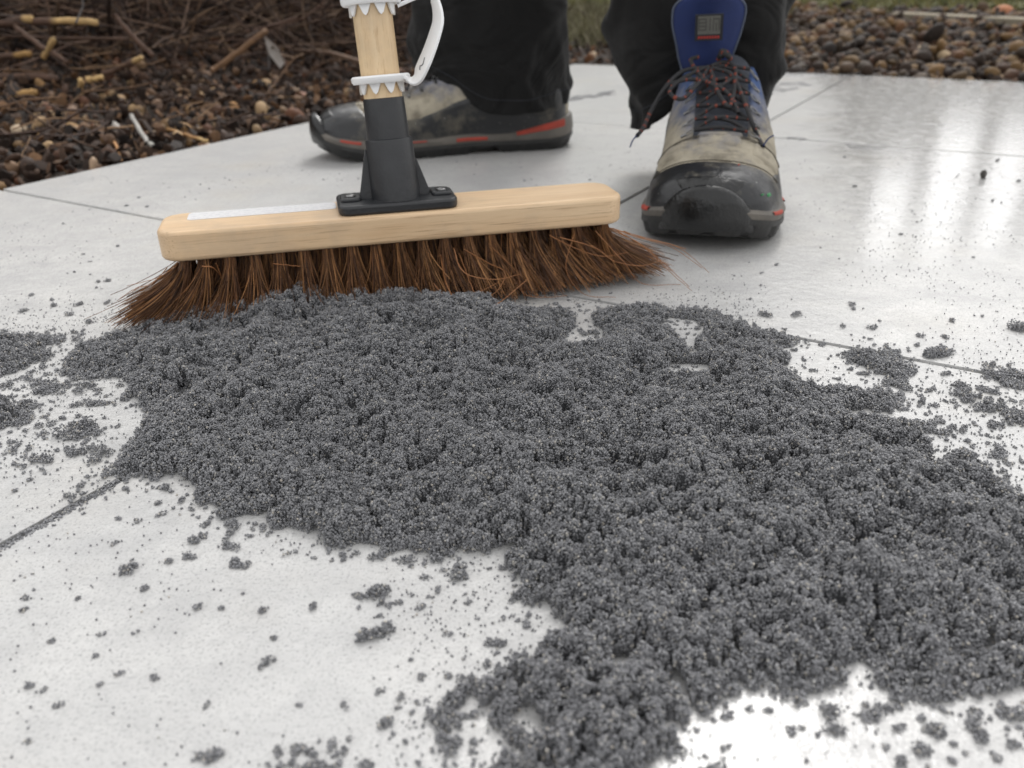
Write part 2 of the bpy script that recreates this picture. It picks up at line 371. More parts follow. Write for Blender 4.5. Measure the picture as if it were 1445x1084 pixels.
lx = rng.normal(0, .35, n_) * h; ly = rng.normal(0, .35, n_) * h; wd = rng.uniform(.0010, .0022, n_)
V = np.stack([np.stack([x - wd, y, z - .004], -1), np.stack([x + wd, y, z - .004], -1), np.stack([x + lx * .4 + wd * .6, y + ly * .4, z + h * .6], -1), np.stack([x + lx, y + ly, z + h], -1)], 1).reshape(-1, 3)
F = np.concatenate([np.arange(n_)[:, None] * 4 + [0, 1, 2], np.arange(n_)[:, None] * 4 + [0, 2, 3]])
pal = np.array([s2l(*c)[:3] for c in [(142, 138, 108), (120, 116, 84), (156, 150, 124), (98, 92, 66)]])
tag(mesh('pale_grass', V, F, M_LEAF, smooth=False, col=np.repeat(pal[rng.integers(0, 4, n_)] * rng.uniform(.7, 1.2, (n_, 1)), 4, 0)), 'patch of pale dry grass seen between the two trouser legs', 'grass', kind='stuff')
# edging kerb far right
e0 = G(1255, 24, .05); e1 = G(1520, 38, .05)
dv = (e1 - e0) / np.linalg.norm(e1 - e0); nv = np.array([-dv[1], dv[0]]); e1 = e0 + dv * 2.2
kq = [tuple(e0), tuple(e1), tuple(e1 + nv * .05), tuple(e0 + nv * .05)]
o = from_bm('edging_strip', prism(kq, -.05, .062), simple('concrete_edge', s2l(120, 112, 96), s2l(150, 142, 124), .9, 40, 200, .002), smooth=False, bevel=.004); tag(o, kind='structure')

# ---------------------------------------------------------------- brush pile
def twig_paths(n, cx, cy, zf, L0, L1, K=8, dirs=None):
    th = rng.normal(dirs[0], dirs[1], n); el = rng.normal(dirs[2], dirs[3], n); Ln = rng.uniform(L0, L1, n)
    D = np.stack([np.cos(th) * np.cos(el), np.sin(th) * np.cos(el), np.sin(el)], -1)
    t = np.linspace(-.5, .5, K)[None, :, None]
    C = np.stack([cx, cy, zf], -1)[:, None]
    P = C + D[:, None] * t * Ln[:, None, None]
    b = rng.normal(0, .07, (n, 1, 3)) * Ln[:, None, None]; P = P + b * (t * 2) ** 2 + rng.normal(0, .009, P.shape) * Ln[:, None, None]
    return P
nb = 8500
x = rng.uniform(-3.1, -.15, nb * 8); y = rng.uniform(1.15, 3.9, nb * 8); a, nn = patio_ab(x, y); d = AJ[0] - a
edge = .42 + .75 * sm(-.55, .1, x * .0 + (nn - 1.1)) * 0
# pile front edge: nearer on the left, farther back towards the handle
front = np.interp(x, [-3, -1.2, -.9, -.6, -.2], [1.40, 1.50, 1.56, 1.72, 2.1])
k = (y > front) & (d > .1); x = x[k][:nb]; y = y[k][:nb]; front = front[k][:nb]; nb = len(x)
hh = .02 + .6 * sm(0, 1.1, y - front)
z = gz(x, y) + .015 + hh * rng.random(nb) ** 1.1
P = twig_paths(nb, x, y, z, .25, 1.1, dirs=(-.4, 1.0, -.10, .6))
P[..., 2] = np.maximum(P[..., 2], gz(P[..., 0], P[..., 1]) + .004)
# keep twigs off the paving
dd = outside(P[..., 0], P[..., 1]).min(1); k = dd > .02; P = P[k]; nb = len(P)
r0 = rng.uniform(.0009, .0026, nb) * (1 + 1.0 * (rng.random(nb) < .12)); r = r0[:, None] * np.linspace(1.15, .55, P.shape[1])[None]
V, F = tubes(P, r, 5)
pal = np.array([s2l(*c)[:3] for c in [(86, 64, 52), (110, 84, 70), (66, 48, 40), (130, 104, 86), (96, 70, 54), (150, 122, 98)]])
cc = np.repeat(pal[rng.integers(0, 6, nb)] * rng.uniform(.35, 1.0, (nb, 1)) ** 1.3, P.shape[1] * 5, 0)
tag(mesh('brush_pile', V, F, M_TWIG, col=cc), 'tangled heap of thin bare brown twigs behind the pebble bed', 'brushwood', kind='stuff')
# fine dry stems over pebbles
nf = 420; p2 = bed_points(nf, .02, 1.6, (-100, 800), side='left')
P = twig_paths(nf, p2[:, 0], p2[:, 1], gz(*p2.T) + rng.uniform(.01, .05, nf), .03, .12, 6, (0, 2, .0, .25))
P[..., 2] = np.maximum(P[..., 2], gz(P[..., 0], P[..., 1]) + .003); k = outside(P[..., 0], P[..., 1]).min(1) > -.004; P = P[k]; nf = len(P)
V, F = tubes(P, rng.uniform(.0005, .0016, nf), 4)
pal = np.array([s2l(*c)[:3] for c in [(112, 84, 60), (82, 60, 44), (140, 110, 80), (70, 50, 40)]])
tag(mesh('dry_stems', V, F, M_TWIG, col=np.repeat(pal[rng.integers(0, 4, nf)], 24, 0)), 'short dry stems and straws lying loose over the pebbles', 'dry stems', kind='stuff')
# single cut sticks: (x0,y0,x1,y1 pixels, world Y0, Y1, radius, bark colour, cut colour, share peeled, label)
BK = s2l(96, 72, 58)[:3]; PAL = s2l(206, 172, 118)[:3]; PL2 = s2l(176, 138, 84)[:3]
sticks = [
 (-30, 33, 136, 32, 1.55, 1.50, .0056, BK, PAL, .38, 'longest cut stick with peeled yellow end, lying level across the brush top left'),
 (-30, 42, 44, 26, 1.58, 1.52, .0056, BK, PAL, .10, 'brown cut stick with small pale knob end just above the longest peeled stick'),
 (62, 80, 76, 55, 1.48, 1.45, .0046, PL2, PAL, 1., 'short upright peeled stub leaning under the longest peeled stick'),
 (-30, 80, 42, 76, 1.50, 1.46, .0048, BK, PL2, .25, 'horizontal brown stick end at the left edge beside the short peeled stub'),
 (146, 104, 200, 81, 1.50, 1.46, .0046, BK, PAL, .16, 'brown stick slanting up to a pale round cut end, right of the stubs'),
 (112, 136, 114, 112, 1.40, 1.38, .0042, PL2, PAL, 1., 'small upright tan peg standing in the pebbles below the slanting stick'),
 (122, 113, 144, 109, 1.42, 1.42, .0045, PL2, PAL, 1., 'stubby pale peg lying flat next to the small upright tan peg'),
 (-20, 124, 82, 112, 1.44, 1.46, .0062, BK, BK, .0, 'thick dark brown branch lying low on the left above the pebbles'),
 (14, 136, 50, 131, 1.36, 1.36, .0056, BK, PL2, .9, 'short split light brown stick on pebbles under the thick dark branch'),
 (298, 100, 376, 44, 1.55, 1.62, .0050, s2l(120, 88, 60)[:3], s2l(120, 88, 60)[:3], .0, 'curved light brown branch rising from the pebbles towards the top middle'),
 (185, 163, 216, 208, 1.18, 1.06, .0030, s2l(168, 164, 158)[:3], s2l(190, 188, 180)[:3], .1, 'thin silvery grey stick lying by the slab edge among pebbles'),
 (236, 182, 292, 198, 1.16, 1.10, .0022, s2l(170, 128, 80)[:3], PAL, .2, 'thin tan split stem lying along the slab edge right of the silvery stick'),
 (162, 200, 171, 228, 1.06, .99, .0016, s2l(190, 140, 90)[:3], PAL, .0, 'short orange straw pointing down onto the slab edge'),
 (20, 36, 96, 88, 1.50, 1.45, .0040, BK, BK, 0, 'greyish twig crossing diagonally beneath the longest peeled stick'),
 (160, 20, 216, 80, 1.50, 1.50, .0042, BK, BK, 0, 'straight dark twig slanting down to the right above the pale round cut end'),
]
for (x0, y0, x1, y1, Y0, Y1, r, cb, cp, sh, lab) in sticks:
    A = W(x0, y0, Y0); B = W(x1, y1, Y1); K = 14
    for Q in (A, B):
        Q[2] = max(Q[2], gz(Q[0], Q[1]) + r)
    t = np.linspace(0, 1, K)[:, None]; P = A + (B - A) * t; Ln = np.linalg.norm(B - A)
    P += np.sin(t * 3.0 + r * 900) * np.array([0, .3, 1]) * Ln * .035 + rng.normal(0, .0006, P.shape); P -= (np.sin(r * 900) * (1 - t) + np.sin(3 + r * 900) * t) * np.array([0, .3, 1]) * Ln * .035
    rr_ = r * (1 + .08 * rng.normal(size=K)); rr_[-1] *= .92
    cols = np.where((t > 1 - sh), np.array(cp), np.array(cb)); cols = np.repeat(cols, 10, 0)
    o = tube('cut_stick', P, rr_[None], M_TWIG, sides=10, col=cols); tag(o, lab, 'stick', 'sticks and twigs in the left bed')

# single notable stones
def pebble(px, py, r, colr, lab, z=None, flat=.7, grp='larger pebbles in the beds', name='pebble', cat='pebble'):
    z0 = 0.
    for _ in range(4):
        q = G(px, py, z0); z0 = float(gz(q[0], q[1])) + r * .55
    if z is not None: z0 = z; q = G(px, py, z0)
    V, F, C_ = scatter(np.zeros((1, 3)), np.array([r]), [colr], 3, (flat, flat), .07)
    C_[:] = s2l(*colr)[:3]
    o = mesh(name, V, F, M_STONE, col=C_); o.location = (q[0], q[1], z0); tag(o, lab, cat, grp); return o
for a in [(836, 80, .0105, (214, 190, 162), 'pale cream pebble on the slab edge seen between the two trouser legs'),
          (1334, 80, .0185, (176, 154, 122), 'largest rounded tan stone in the gravel strip behind the wet slabs'),
          (1412, 18, .030, (190, 130, 96), 'orange pink rock on the grass at the upper right corner'),
          (1300, 66, .0115, (196, 178, 150), 'small cream stone above and left of the largest rounded tan stone'),
          (1171, 97, .0100, (190, 120, 60), 'bright orange brown stone at the slab edge right of the front trouser leg'),
          (1152, 68, .0120, (168, 160, 148), 'light grey stone in the gravel close to the front trouser leg'),
          (1442, 66, .0150, (150, 84, 40), 'rusty orange stone at the right edge in the gravel strip'),
          (44, 155, .0125, (196, 156, 108), 'tan oval pebble on the far left above the slab corner'),
          (22, 168, .0130, (196, 176, 150), 'cream pebble at the far left lying next to the tan oval pebble'),
          (50, 196, .0105, (226, 214, 194), 'whitest upright pebble near the slab corner on the left'),
          (108, 188, .0125, (170, 136, 92), 'tan flat pebble right of the whitest upright pebble'),
          (14, 243, .0150, (132, 106, 84), 'big brown stone at the left edge just above the slab corner'),
          (164, 180, .0085, (214, 208, 200), 'small white pebble left of the silvery stick'),
          (222, 178, .0120, (190, 150, 96), 'golden tan pebble just right of the silvery stick'),
          (280, 176, .0110, (196, 164, 120), 'pale golden pebble near the tan split stem'),
          (276, 82, .0120, (190, 174, 148), 'angular cream stone in the middle of the brown litter'),
          (322, 116, .0120, (190, 146, 98), 'flat ochre stone right of the angular cream stone'),
          (448, 66, .0115, (176, 178, 182), 'blue grey stone next to the broom handle on the left'),
          (425, 138, .0120, (150, 112, 96), 'reddish flat pebble beside the toe of the sideways boot'),
          (440, 190, .0001, (150, 112, 96), None)]:
    if a[4]: pebble(*a)
# pale feather-like leaf
q = W(392, 72, 1.62); bmf = np.array([[0, 0, 0], [.012, .002, .004], [.016, .0, .03], [.006, .003, .062], [-.004, .002, .03]])
V = np.concatenate([bmf, bmf + [0, .0012, 0]]); F = [(0, 1, 2, 3, 4), (9, 8, 7, 6, 5)] + [(i, (i + 1) % 5, 5 + (i + 1) % 5, 5 + i) for i in range(5)]
o = mesh('dry_leaf', V, F, simple('pale_leaf', s2l(176, 172, 168), s2l(140, 130, 120), .7), smooth=False); o.location = (q[0], q[1], q[2] - .03); o.rotation_euler = (0, -.45, .2)
tag(o, 'pale grey curled leaf sticking up in the bed left of the broom handle', 'leaf')

# ---------------------------------------------------------------- unseen screen and hedges, set up for the wet slabs to mirror
DT = simple('weathered_timber', s2l(104, 101, 95), s2l(124, 120, 113), .8, 20, 60, .003)
def az(a, dist): a = math.radians(a); return np.array([math.sin(a) * dist, math.cos(a) * dist])
cen = az(30, 8.6); u = np.array([math.cos(math.radians(30)), -math.sin(math.radians(30))])
perg = empty('unseen_screen', (cen[0], cen[1], 0), -math.radians(30)); tag(perg, 'unseen tall weathered grey timber screen with open gaps above boards beyond the gravel', 'screen')
def bx(name, x0, x1, y0, y1, z0, z1, mat, parent, bev=.01):
    return from_bm(name, prism([(x0, y0), (x1, y0), (x1, y1), (x0, y1)], z0, z1), mat, parent, False, bev, 1)
tn = lambda deg: math.tan(math.radians(deg - 30)) * 8.6
bx('low_wall', tn(8), tn(50), -.1, .1, 0, 1.12, DT, perg)
bx('top_beam', tn(8), tn(50), -.12, .12, 2.75, 3.6, DT, perg)
for k in range(16): bx('added_board', tn(8) + (tn(20.4) - tn(8)) * k / 16 + .004, tn(8) + (tn(20.4) - tn(8)) * (k + 1) / 16 - .004, -.03, .03, 1.12, 2.75, DT, perg, .004)  # boards added out of view to lighten what the slabs reflect
for a0, a1 in [(20.5, 23.9), (26.05, 26.95), (29.1, 30.05), (31.9, 32.9), (34.9, 35.9), (37.9, 39), (41, 42), (44, 45.2)]:
    bx('post', tn(a0), tn(a1), -.07, .07, 0 if a0 < 21 else 1.12, 2.75, DT, perg, .005)
bx('panel', tn(23.9), tn(26.05), -.05, .05, 1.12, 1.55, DT, perg, .005)
# unseen hedge to the left of it, added tall to darken the slab reflections
def hedge(name, x0, y0, x1, y1, h, th, lab, seed):
    Ln = math.hypot(x1 - x0, y1 - y0); o = empty(name, ((x0 + x1) / 2, (y0 + y1) / 2, 0), math.atan2(y1 - y0, x1 - x0)); tag(o, lab, 'hedge', 'unseen hedges added behind the garden')
    n = int(Ln * 30); t = np.linspace(-Ln / 2, Ln / 2, n); prof = [(-th / 2, 0), (-th / 2 * 1.05, h * .3), (-th / 2, h * .6), (-th * .4, h * .9), (-th * .15, h), (th * .15, h), (th * .4, h * .9), (th / 2, h * .5), (th / 2, 0)]
    Y_ = np.array([q[0] for q in prof]); Z_ = np.array([q[1] for q in prof]); X = np.repeat(t[:, None], 9, 1); Yg = Y_[None] + .25 * (fbm(X * 1.5, Z_[None] * 2 + Y_[None], seed) - .5) * np.sign(Y_[None]); Zg = Z_[None] + .35 * (fbm(X * 1.2, Y_[None], seed + 3) - .5) * (Z_[None] > h * .5)
    V, F = gridmesh(X, Yg, Zg); mesh('crown', V, F, M_HC, o)
    m_ = int(Ln * 900); P = np.stack([rng.uniform(-Ln / 2, Ln / 2, m_), -th / 2 - rng.uniform(-.05, .2, m_), rng.uniform(0, h, m_)], -1)
    kk = m_ // 3; P[:kk, 1] = rng.uniform(-th / 2, th / 2, kk); P[:kk, 2] = h + rng.uniform(-.1, .25, kk)
    Rm = rotmats(m_); q = np.array([[-.03, 0, 0], [0, -.014, 0], [.03, 0, 0], [0, .014, 0]]); V = np.einsum('nij,kj->nki', Rm, q) + P[:, None]
    f = mesh('foliage', V.reshape(-1, 3), np.arange(m_ * 4).reshape(-1, 4), M_HC, o, False); f['kind'] = 'stuff'
M_HC = simple('hedge_leaf', (.02, .035, .012, 1), (.05, .075, .03, 1), .6, 20, 60, .002)
hedge('unseen_hedge', -9.5, 6.4, .2, 9.8, 4.6, 1.1, 'unseen dark evergreen hedge added behind the brushwood to darken the slab reflections', 4)
hedge('unseen_hedge', .3, 9.9, 1.6, 9.7, 3.6, 1.0, 'unseen short lower evergreen hedge added up to the timber screen', 8)
# ================================================================ BROOM
pl = G(228, 373, .043); pr = G(880, 316, .043); bang = math.atan2(pr[1] - pl[1], pr[0] - pl[0]); blen = float(np.linalg.norm(pr - pl)) + .002
bd_ = .046; nvb = np.array([-math.sin(bang), math.cos(bang)]); bc = (pl + pr) / 2 + nvb * bd_ / 2
broom = empty('broom', (bc[0], bc[1], 0), bang)
tag(broom, 'broom with pale wooden head, black socket and brown coir bristles pushing the grey sand', 'broom')
ZB = .043; ZT = .0612
def toloc(P): q = np.asarray(P, float) - np.array([bc[0], bc[1], 0]); c, s = math.cos(-bang), math.sin(-bang); return np.array([q[0] * c - q[1] * s, q[0] * s + q[1] * c, q[2]])
block = from_bm('head_block', prism(rrect(blen / 2, bd_ / 2, .013, 8), ZB, ZT), M_WOOD, broom, True, .0026, 4)
# sticker on the top, left half
m = N('sticker_print'); o_ = m.obj(); sx = m.n('SeparateXYZ'); m.l(o_, sx.inputs[0])
ln = m.ramp(m.math('FRACT', m.math('MULTIPLY', sx.outputs[1], 210.)), [(.55, g(0)), (.6, g(1))])
wd = m.ramp(m.noise(1, m.mapv(o_, (420, 210, 1)), 1, .5), [(.46, g(0)), (.52, g(1))])
m.set(Base_Color=m.mix(m.math('MULTIPLY', m.math('MULTIPLY', ln, wd), .35), (.78, .78, .79, 1), (.40, .41, .45, 1)), Roughness=.3)
stk = from_bm('label_sticker', prism(rrect(.045, .0085, .003, 3), 0, .0003), m.m, broom, False); stk.location = (-.084, .0105, ZT + .0001)
# socket
fl = from_bm('socket_flange', prism(rrect(.037, .0185, .007, 6), ZT, ZT + .0062), M_BLACKPL, broom, True, .0016, 3)
base = toloc([*G(560, 290, ZT), ZT]); HX = float(base[0])
fl.location = (HX, -.001, 0)
M_SCREW = simple('screw_steel', (.12, .12, .12, 1), (.3, .3, .3, 1), .3, 300, 900, .0001, Metallic=1.)
for sx_ in (-1, 1):
    pad = from_bm('screw_pad', prism(rrect(.0065, .0075, .003, 4), ZT + .0055, ZT + .0082), M_BLACKPL, fl, True, .001, 2); pad.location = (sx_ * .0285, 0, 0)
    V, F = lathe([(0, .0034), (.0008, .0034), (.0014, .0024), (.0015, .0008), (.0009, .0006)], 14); s_ = mesh('screw', V, F, M_SCREW, fl); s_.location = (sx_ * .0285, -.001, ZT + .0081)
hb0 = np.array([HX, -.001, ZT + .004])
wb = np.array([bc[0] + math.cos(bang) * hb0[0] - math.sin(bang) * hb0[1], bc[1] + math.sin(bang) * hb0[0] + math.cos(bang) * hb0[1], hb0[2]])
tgt = W(523, 0, wb[1] + .012); dl = toloc(tgt) - toloc(wb); dl /= np.linalg.norm(dl)
def along(o, p0=hb0): 
    q = Vector((0, 0, 1)).rotation_difference(Vector(dl)); o.rotation_mode = 'QUATERNION'; o.rotation_quaternion = q; o.location = tuple(p0); return o
V, F = lathe([(-.003, .0158), (.004, .0153), (.036, .0146), (.0372, .0142), (.0376, .0131), (.060, .0124), (.0608, .0122), (.0612, .0115), (.058, .0112)], 48, False)
sock = along(mesh('socket', V, F, M_BLACKPL, broom)); sock.data.set_sharp_from_angle(angle=math.radians(40))
for sx_, hh_, ww in ((-1, .032, .0185 + .004), (1, .024, .0215)):
    bm = prism([(sx_ * .012, -.001), (sx_ * .0146, hh_), (sx_ * .0155, hh_), (sx_ * ww, .004), (sx_ * ww, -.001)], -.0016, .0016)
    for v in bm.verts: v.co = Vector((v.co.x, v.co.z, v.co.y))
    along(from_bm('gusset', bm, M_BLACKPL, sock, False, .0005, 2)).matrix_local = Matrix.Identity(4)
# pole, slightly bulged profile with long flats as turned wood
zz = np.concatenate([[.03], np.linspace(.058, 1.32, 30), [1.326, 1.33]]); rr_ = np.concatenate([[.0112], np.full(30, .01165), [.0095, .004]])
V, F = lathe(list(zip(zz, rr_)), 40); pole = along(mesh('handle', V, F, M_POLE, broom))
# white plastic hanging strap: two toothed collars joined by a bowed band
def collar(z):
    V, F = lathe([(0, .0125), (0, .0166), (.0012, .0176), (.0034, .0178), (.0045, .0168), (.0045, .0125)], 40, False)
    F += [(5 * 40 + i, 5 * 40 + (i + 1) % 40, (i + 1) % 40, i) for i in range(40)]
    V = list(V)
    for k in range(9):
        a = 2 * math.pi * (k + .2) / 9; b = math.pi / 9 * .82; n0 = len(V)
        for rr2 in (.01235, .0136):
            for aa, z_ in ((a - b, .0006), (a + b, .0006), (a + b * .35, -.0048), (a, -.0060), (a - b * .35, -.0048)): V.append((rr2 * math.cos(aa), rr2 * math.sin(aa), z_))
        F += [tuple(n0 + i for i in range(5))[::-1], tuple(n0 + 5 + i for i in range(5))] + [(n0 + i, n0 + (i + 1) % 5, n0 + 5 + (i + 1) % 5, n0 + 5 + i) for i in range(5)]
    o = mesh('collar', V, F, M_WPL, strap); o.data.set_sharp_from_angle(angle=math.radians(40)); return o
strap = along(empty('strap_tmp')); bpy.data.objects.remove(strap)
ZC0, ZC1 = .0695, .1085
# band mesh in the pole's frame (x to the right of the photo, y away)
bp = catmull([(.0150, -.004, ZC0 + .001), (.0215, -.008, ZC0 + .0005), (.0275, -.010, ZC0 + .008), (.0345, -.008, ZC0 + .021), (.0385, -.004, ZC0 + .033), (.036, 0, ZC0 + .045), (.027, .002, ZC1 + .006), (.0155, .003, ZC1 + .003)], 50)
wdt = np.interp(np.linspace(0, 1, 50), [0, .1, .22, .3, .5, .65, .8, 1], [.0042, .0044, .0062, .0068, .0056, .0036, .0030, .0030]); tk = np.interp(np.linspace(0, 1, 50), [0, .2, 1], [.0014, .0009, .0009])
T = np.gradient(bp, axis=0); T /= np.linalg.norm(T, axis=1, keepdims=True); side = np.array([.55, -.83, .0]) ; side = side - T * (T @ side)[:, None]; side /= np.linalg.norm(side, axis=1, keepdims=True); nn_ = np.cross(T, side)
V = np.concatenate([bp + side * wdt[:, None] * a * 1.15 + nn_ * tk[:, None] * b for a, b in ((-1, -1), (1, -1), (1, 1), (-1, 1))]).reshape(4, 50, 3).transpose(1, 0, 2).reshape(-1, 3)
F = [(i * 4 + j, i * 4 + (j + 1) % 4, (i + 1) * 4 + (j + 1) % 4, (i + 1) * 4 + j) for i in range(49) for j in range(4)] + [(0, 1, 2, 3), (199, 198, 197, 196)]
# bring the band into a frame whose x points right in the photo: undo the broom's yaw
cb, sb = math.cos(-bang), math.sin(-bang); V = np.stack([V[:, 0] * cb - V[:, 1] * sb, V[:, 0] * sb + V[:, 1] * cb, V[:, 2]], -1)
strap = along(mesh('hanging_strap', V, F, M_WPL, broom)); strap['label'] = 'white plastic hanging strap with toothed collars'
bv = strap.modifiers.new('bevel', 'BEVEL'); bv.width = .0005; bv.segments = 2
collar(ZC0).location = (0, 0, ZC0); collar(ZC1).location = (0, 0, ZC1 + .004)
mk = tube('ink_mark', [bp[12] + nn_[12] * -.0012 + side[12] * .001, bp[13] + nn_[13] * -.0012 - side[13] * .001, bp[14] + nn_[14] * -.0012 + side[14] * .0015, bp[16] + nn_[16] * -.0012], .00028, simple('ink', g(.08), g(.15), .6), strap, 4, 10)
mk.data.transform(Matrix.Rotation(-bang, 4, 'Z'))
# bristle tufts
ncol = 19; rows = (-.0165, -.006, .005, .0155)
FP = np.array([s2l(*c)[:3] for c in [(126, 86, 52), (100, 64, 38), (146, 102, 62), (84, 54, 34), (170, 122, 76), (114, 74, 42)]])
def ground_under(P):  # sand is filled in later: tips rest near the slab
    return .0015
def tuft(cx, cy, u, n, rad=.0039, name='bristle_tuft'):
    K = 9; t = np.linspace(0, 1, K)[None, :, None]
    a = rng.uniform(0, 2 * np.pi, n); rr = rad * np.sqrt(rng.random(n)) * .8
    root = np.stack([cx + rr * np.cos(a), cy + rr * np.sin(a), np.full(n, ZB + .0005)], -1)[:, None]
    # sideways sweep: fans out hard at both ends, to the right over the right half
    base_dx = np.interp(u, [-1, -.92, -.8, -.65, -.2, .1, .4, .75, 1], [-.030, -.022, -.012, -.004, .001, .005, .011, .014, .032])
    base_dy = np.interp(u, [-1, -.7, 0, .3, .7, 1], [-.004, -.008, -.004, -.012, -.014, -.004]) 
    dx = base_dx * rng.uniform(.55, 1.25, n) + (rr * np.cos(a)) * 1.7 + rng.normal(0, .0034 + .12 * abs(base_dx), n)
    dy = base_dy * rng.uniform(.4, 1.3, n) + (rr * np.sin(a)) * 1.2 + rng.normal(0, .0035, n)
    dz = -(ZB - .001) + np.abs(rng.normal(0, .005, n)) + np.abs(dx) * .10
    D = np.stack([dx, dy, dz], -1)[:, None]
    shp = np.concatenate([t ** 1.45, t ** 1.5, t ** (.88 if abs(base_dx) < .02 else .82)], -1)
    P = root + D * shp
    ph = rng.uniform(0, 6.28, (n, 1, 2)); am = rng.uniform(.0002, .0019, (n, 1, 1)); P[..., :2] += am * np.sin(t * rng.uniform(2, 7, (n, 1, 1)) + ph) * t
    P[..., 2] = np.maximum(P[..., 2], .0012)
    r = rng.uniform(.00021, .00042, n)[:, None] * np.linspace(1, .55, K)[None]
    V, F = tubes(P, r, 3)
    c = np.repeat(FP[rng.integers(0, 6, n)] * rng.uniform(.55, 1.6, (n, 1)), K * 3, 0)
    return mesh(name, V, F, M_FIBRE, broom, col=c)
for ri, cy in enumerate(rows):
    for ci in range(ncol):
        u = -1 + 2 * ci / (ncol - 1); cx = u * (blen / 2 - .0135) + (.0037 if ri % 2 else -.0037) * (1 if abs(u) < .99 else 0); n = (190, 160, 120, 100)[ri]
        tuft(cx, cy, u, int(n * (1.6 if abs(u) > .93 else 1)), .0041)
# long stray fibres drawn out of the right half
SF = simple('stray_fibre', s2l(176, 120, 74), s2l(122, 78, 46), .5, 60, 100, .0001)
def lp(px, py, z): q = G(px, py, z); return toloc([q[0], q[1], z])
for pts, r in [
 ([(622, 360, .042), (632, 405, .02), (660, 440, .010), (700, 430, .012), (738, 400, .018), (748, 392, .02)], .00042),
 ([(640, 350, .042), (655, 385, .03), (700, 395, .022), (735, 388, .02)], .00034),
 ([(655, 352, .042), (690, 372, .028), (712, 385, .02), (700, 412, .012), (660, 432, .010)], .00036),
 ([(648, 358, .042), (664, 400, .022), (672, 412, .018), (703, 398, .02)], .0003),
 ([(612, 400, .02), (635, 428, .010), (650, 440, .009), (675, 446, .009)], .00034),
 ([(690, 345, .042), (725, 380, .02), (740, 415, .006), (772, 420, .003), (800, 418, .002)], .0003),
 ([(790, 335, .042), (840, 350, .03), (865, 368, .02), (905, 376, .018), (935, 368, .018)], .00034),
 ([(775, 332, .042), (815, 352, .03), (850, 362, .024), (885, 356, .024)], .0003),
 ([(862, 322, .042), (915, 338, .032), (960, 352, .022), (1000, 385, .008)], .00028),
 ([(866, 323, .042), (900, 335, .035), (945, 345, .028), (968, 352, .024)], .00036),
 ([(860, 322, .042), (905, 345, .03), (940, 375, .012), (972, 404, .001)], .00036),
 ([(865, 322, .042), (912, 352, .026), (950, 388, .008), (976, 410, .001)], .0003),
 ([(840, 326, .042), (880, 370, .02), (905, 400, .003), (960, 402, .001)], .00028),
 ([(810, 330, .042), (800, 380, .02), (825, 415, .002), (870, 420, .001)], .0003),
 ([(285, 376, .042), (300, 378, .040), (315, 392, .028), (335, 408, .02)], .00042),
 ([(305, 372, .042), (312, 395, .028), (318, 415, .014)], .0003),
 ([(335, 408, .02), (352, 402, .024), (362, 405, .022), (367, 416, .016)], .0004),
 ([(300, 410, .02), (330, 404, .022), (352, 402, .022), (364, 413, .018)], .0003),
 ([(236, 378, .042), (215, 400, .03), (190, 408, .022), (165, 425, .008)], .0003),
 ([(240, 382, .042), (222, 392, .036), (200, 398, .03), (180, 402, .028)], .00022),
 ([(250, 400, .02), (215, 435, .004), (180, 448, .001), (163, 446, .001)], .00024),
 ([(708, 330, .0415), (707, 345, .034), (712, 380, .02), (742, 418, .004)], .0003),
 ([(880, 326, .040), (920, 340, .03), (950, 350, .024), (990, 378, .012)], .00028),
 ([(385, 372, .042), (420, 376, .036), (425, 377, .035)], .0003)]:
    P = catmull([lp(*q) for q in pts], 26); P[1:, :] += np.cumsum(rng.normal(0, .00012, P[1:].shape), 0) * .6
    tube('stray_bristle', P, np.linspace(r, r * .55, 26)[None], SF, broom, 4)

# ================================================================ PERSON: trousers and two boots
TB = lambda tab, n=400, k=17: (lambda x, y: (x, np.convolve(np.pad(y, k // 2, mode='edge'), np.ones(k) / k, 'valid')))(np.linspace(0, 1, n), np.interp(np.linspace(0, 1, n), [q[0] for q in tab], [q[1] for q in tab]))
BL = .300
_w = TB([(0, .0215), (.03, .030), (.10, .0345), (.25, .0345), (.42, .037), (.55, .044), (.68, .0500), (.76, .0515), (.86, .0480), (.93, .041), (.97, .033), (1, .023)])
_ws = _w
_w = TB([(0, .0215), (.03, .031), (.10, .0375), (.25, .0425), (.42, .0465), (.55, .0495), (.68, .0525), (.76, .0525), (.86, .0480), (.93, .041), (.97, .033), (1, .023)])
_h_ = TB([(0, .105), (.08, .118), (.28, .120), (.34, .114), (.42, .102), (.52, .087), (.60, .0745), (.68, .064), (.76, .0585), (.85, .0525), (.92, .046), (.97, .036), (1, .026)])
_n = TB([(0, .45), (.25, .5), (.45, .62), (.7, .80), (1, .85)])
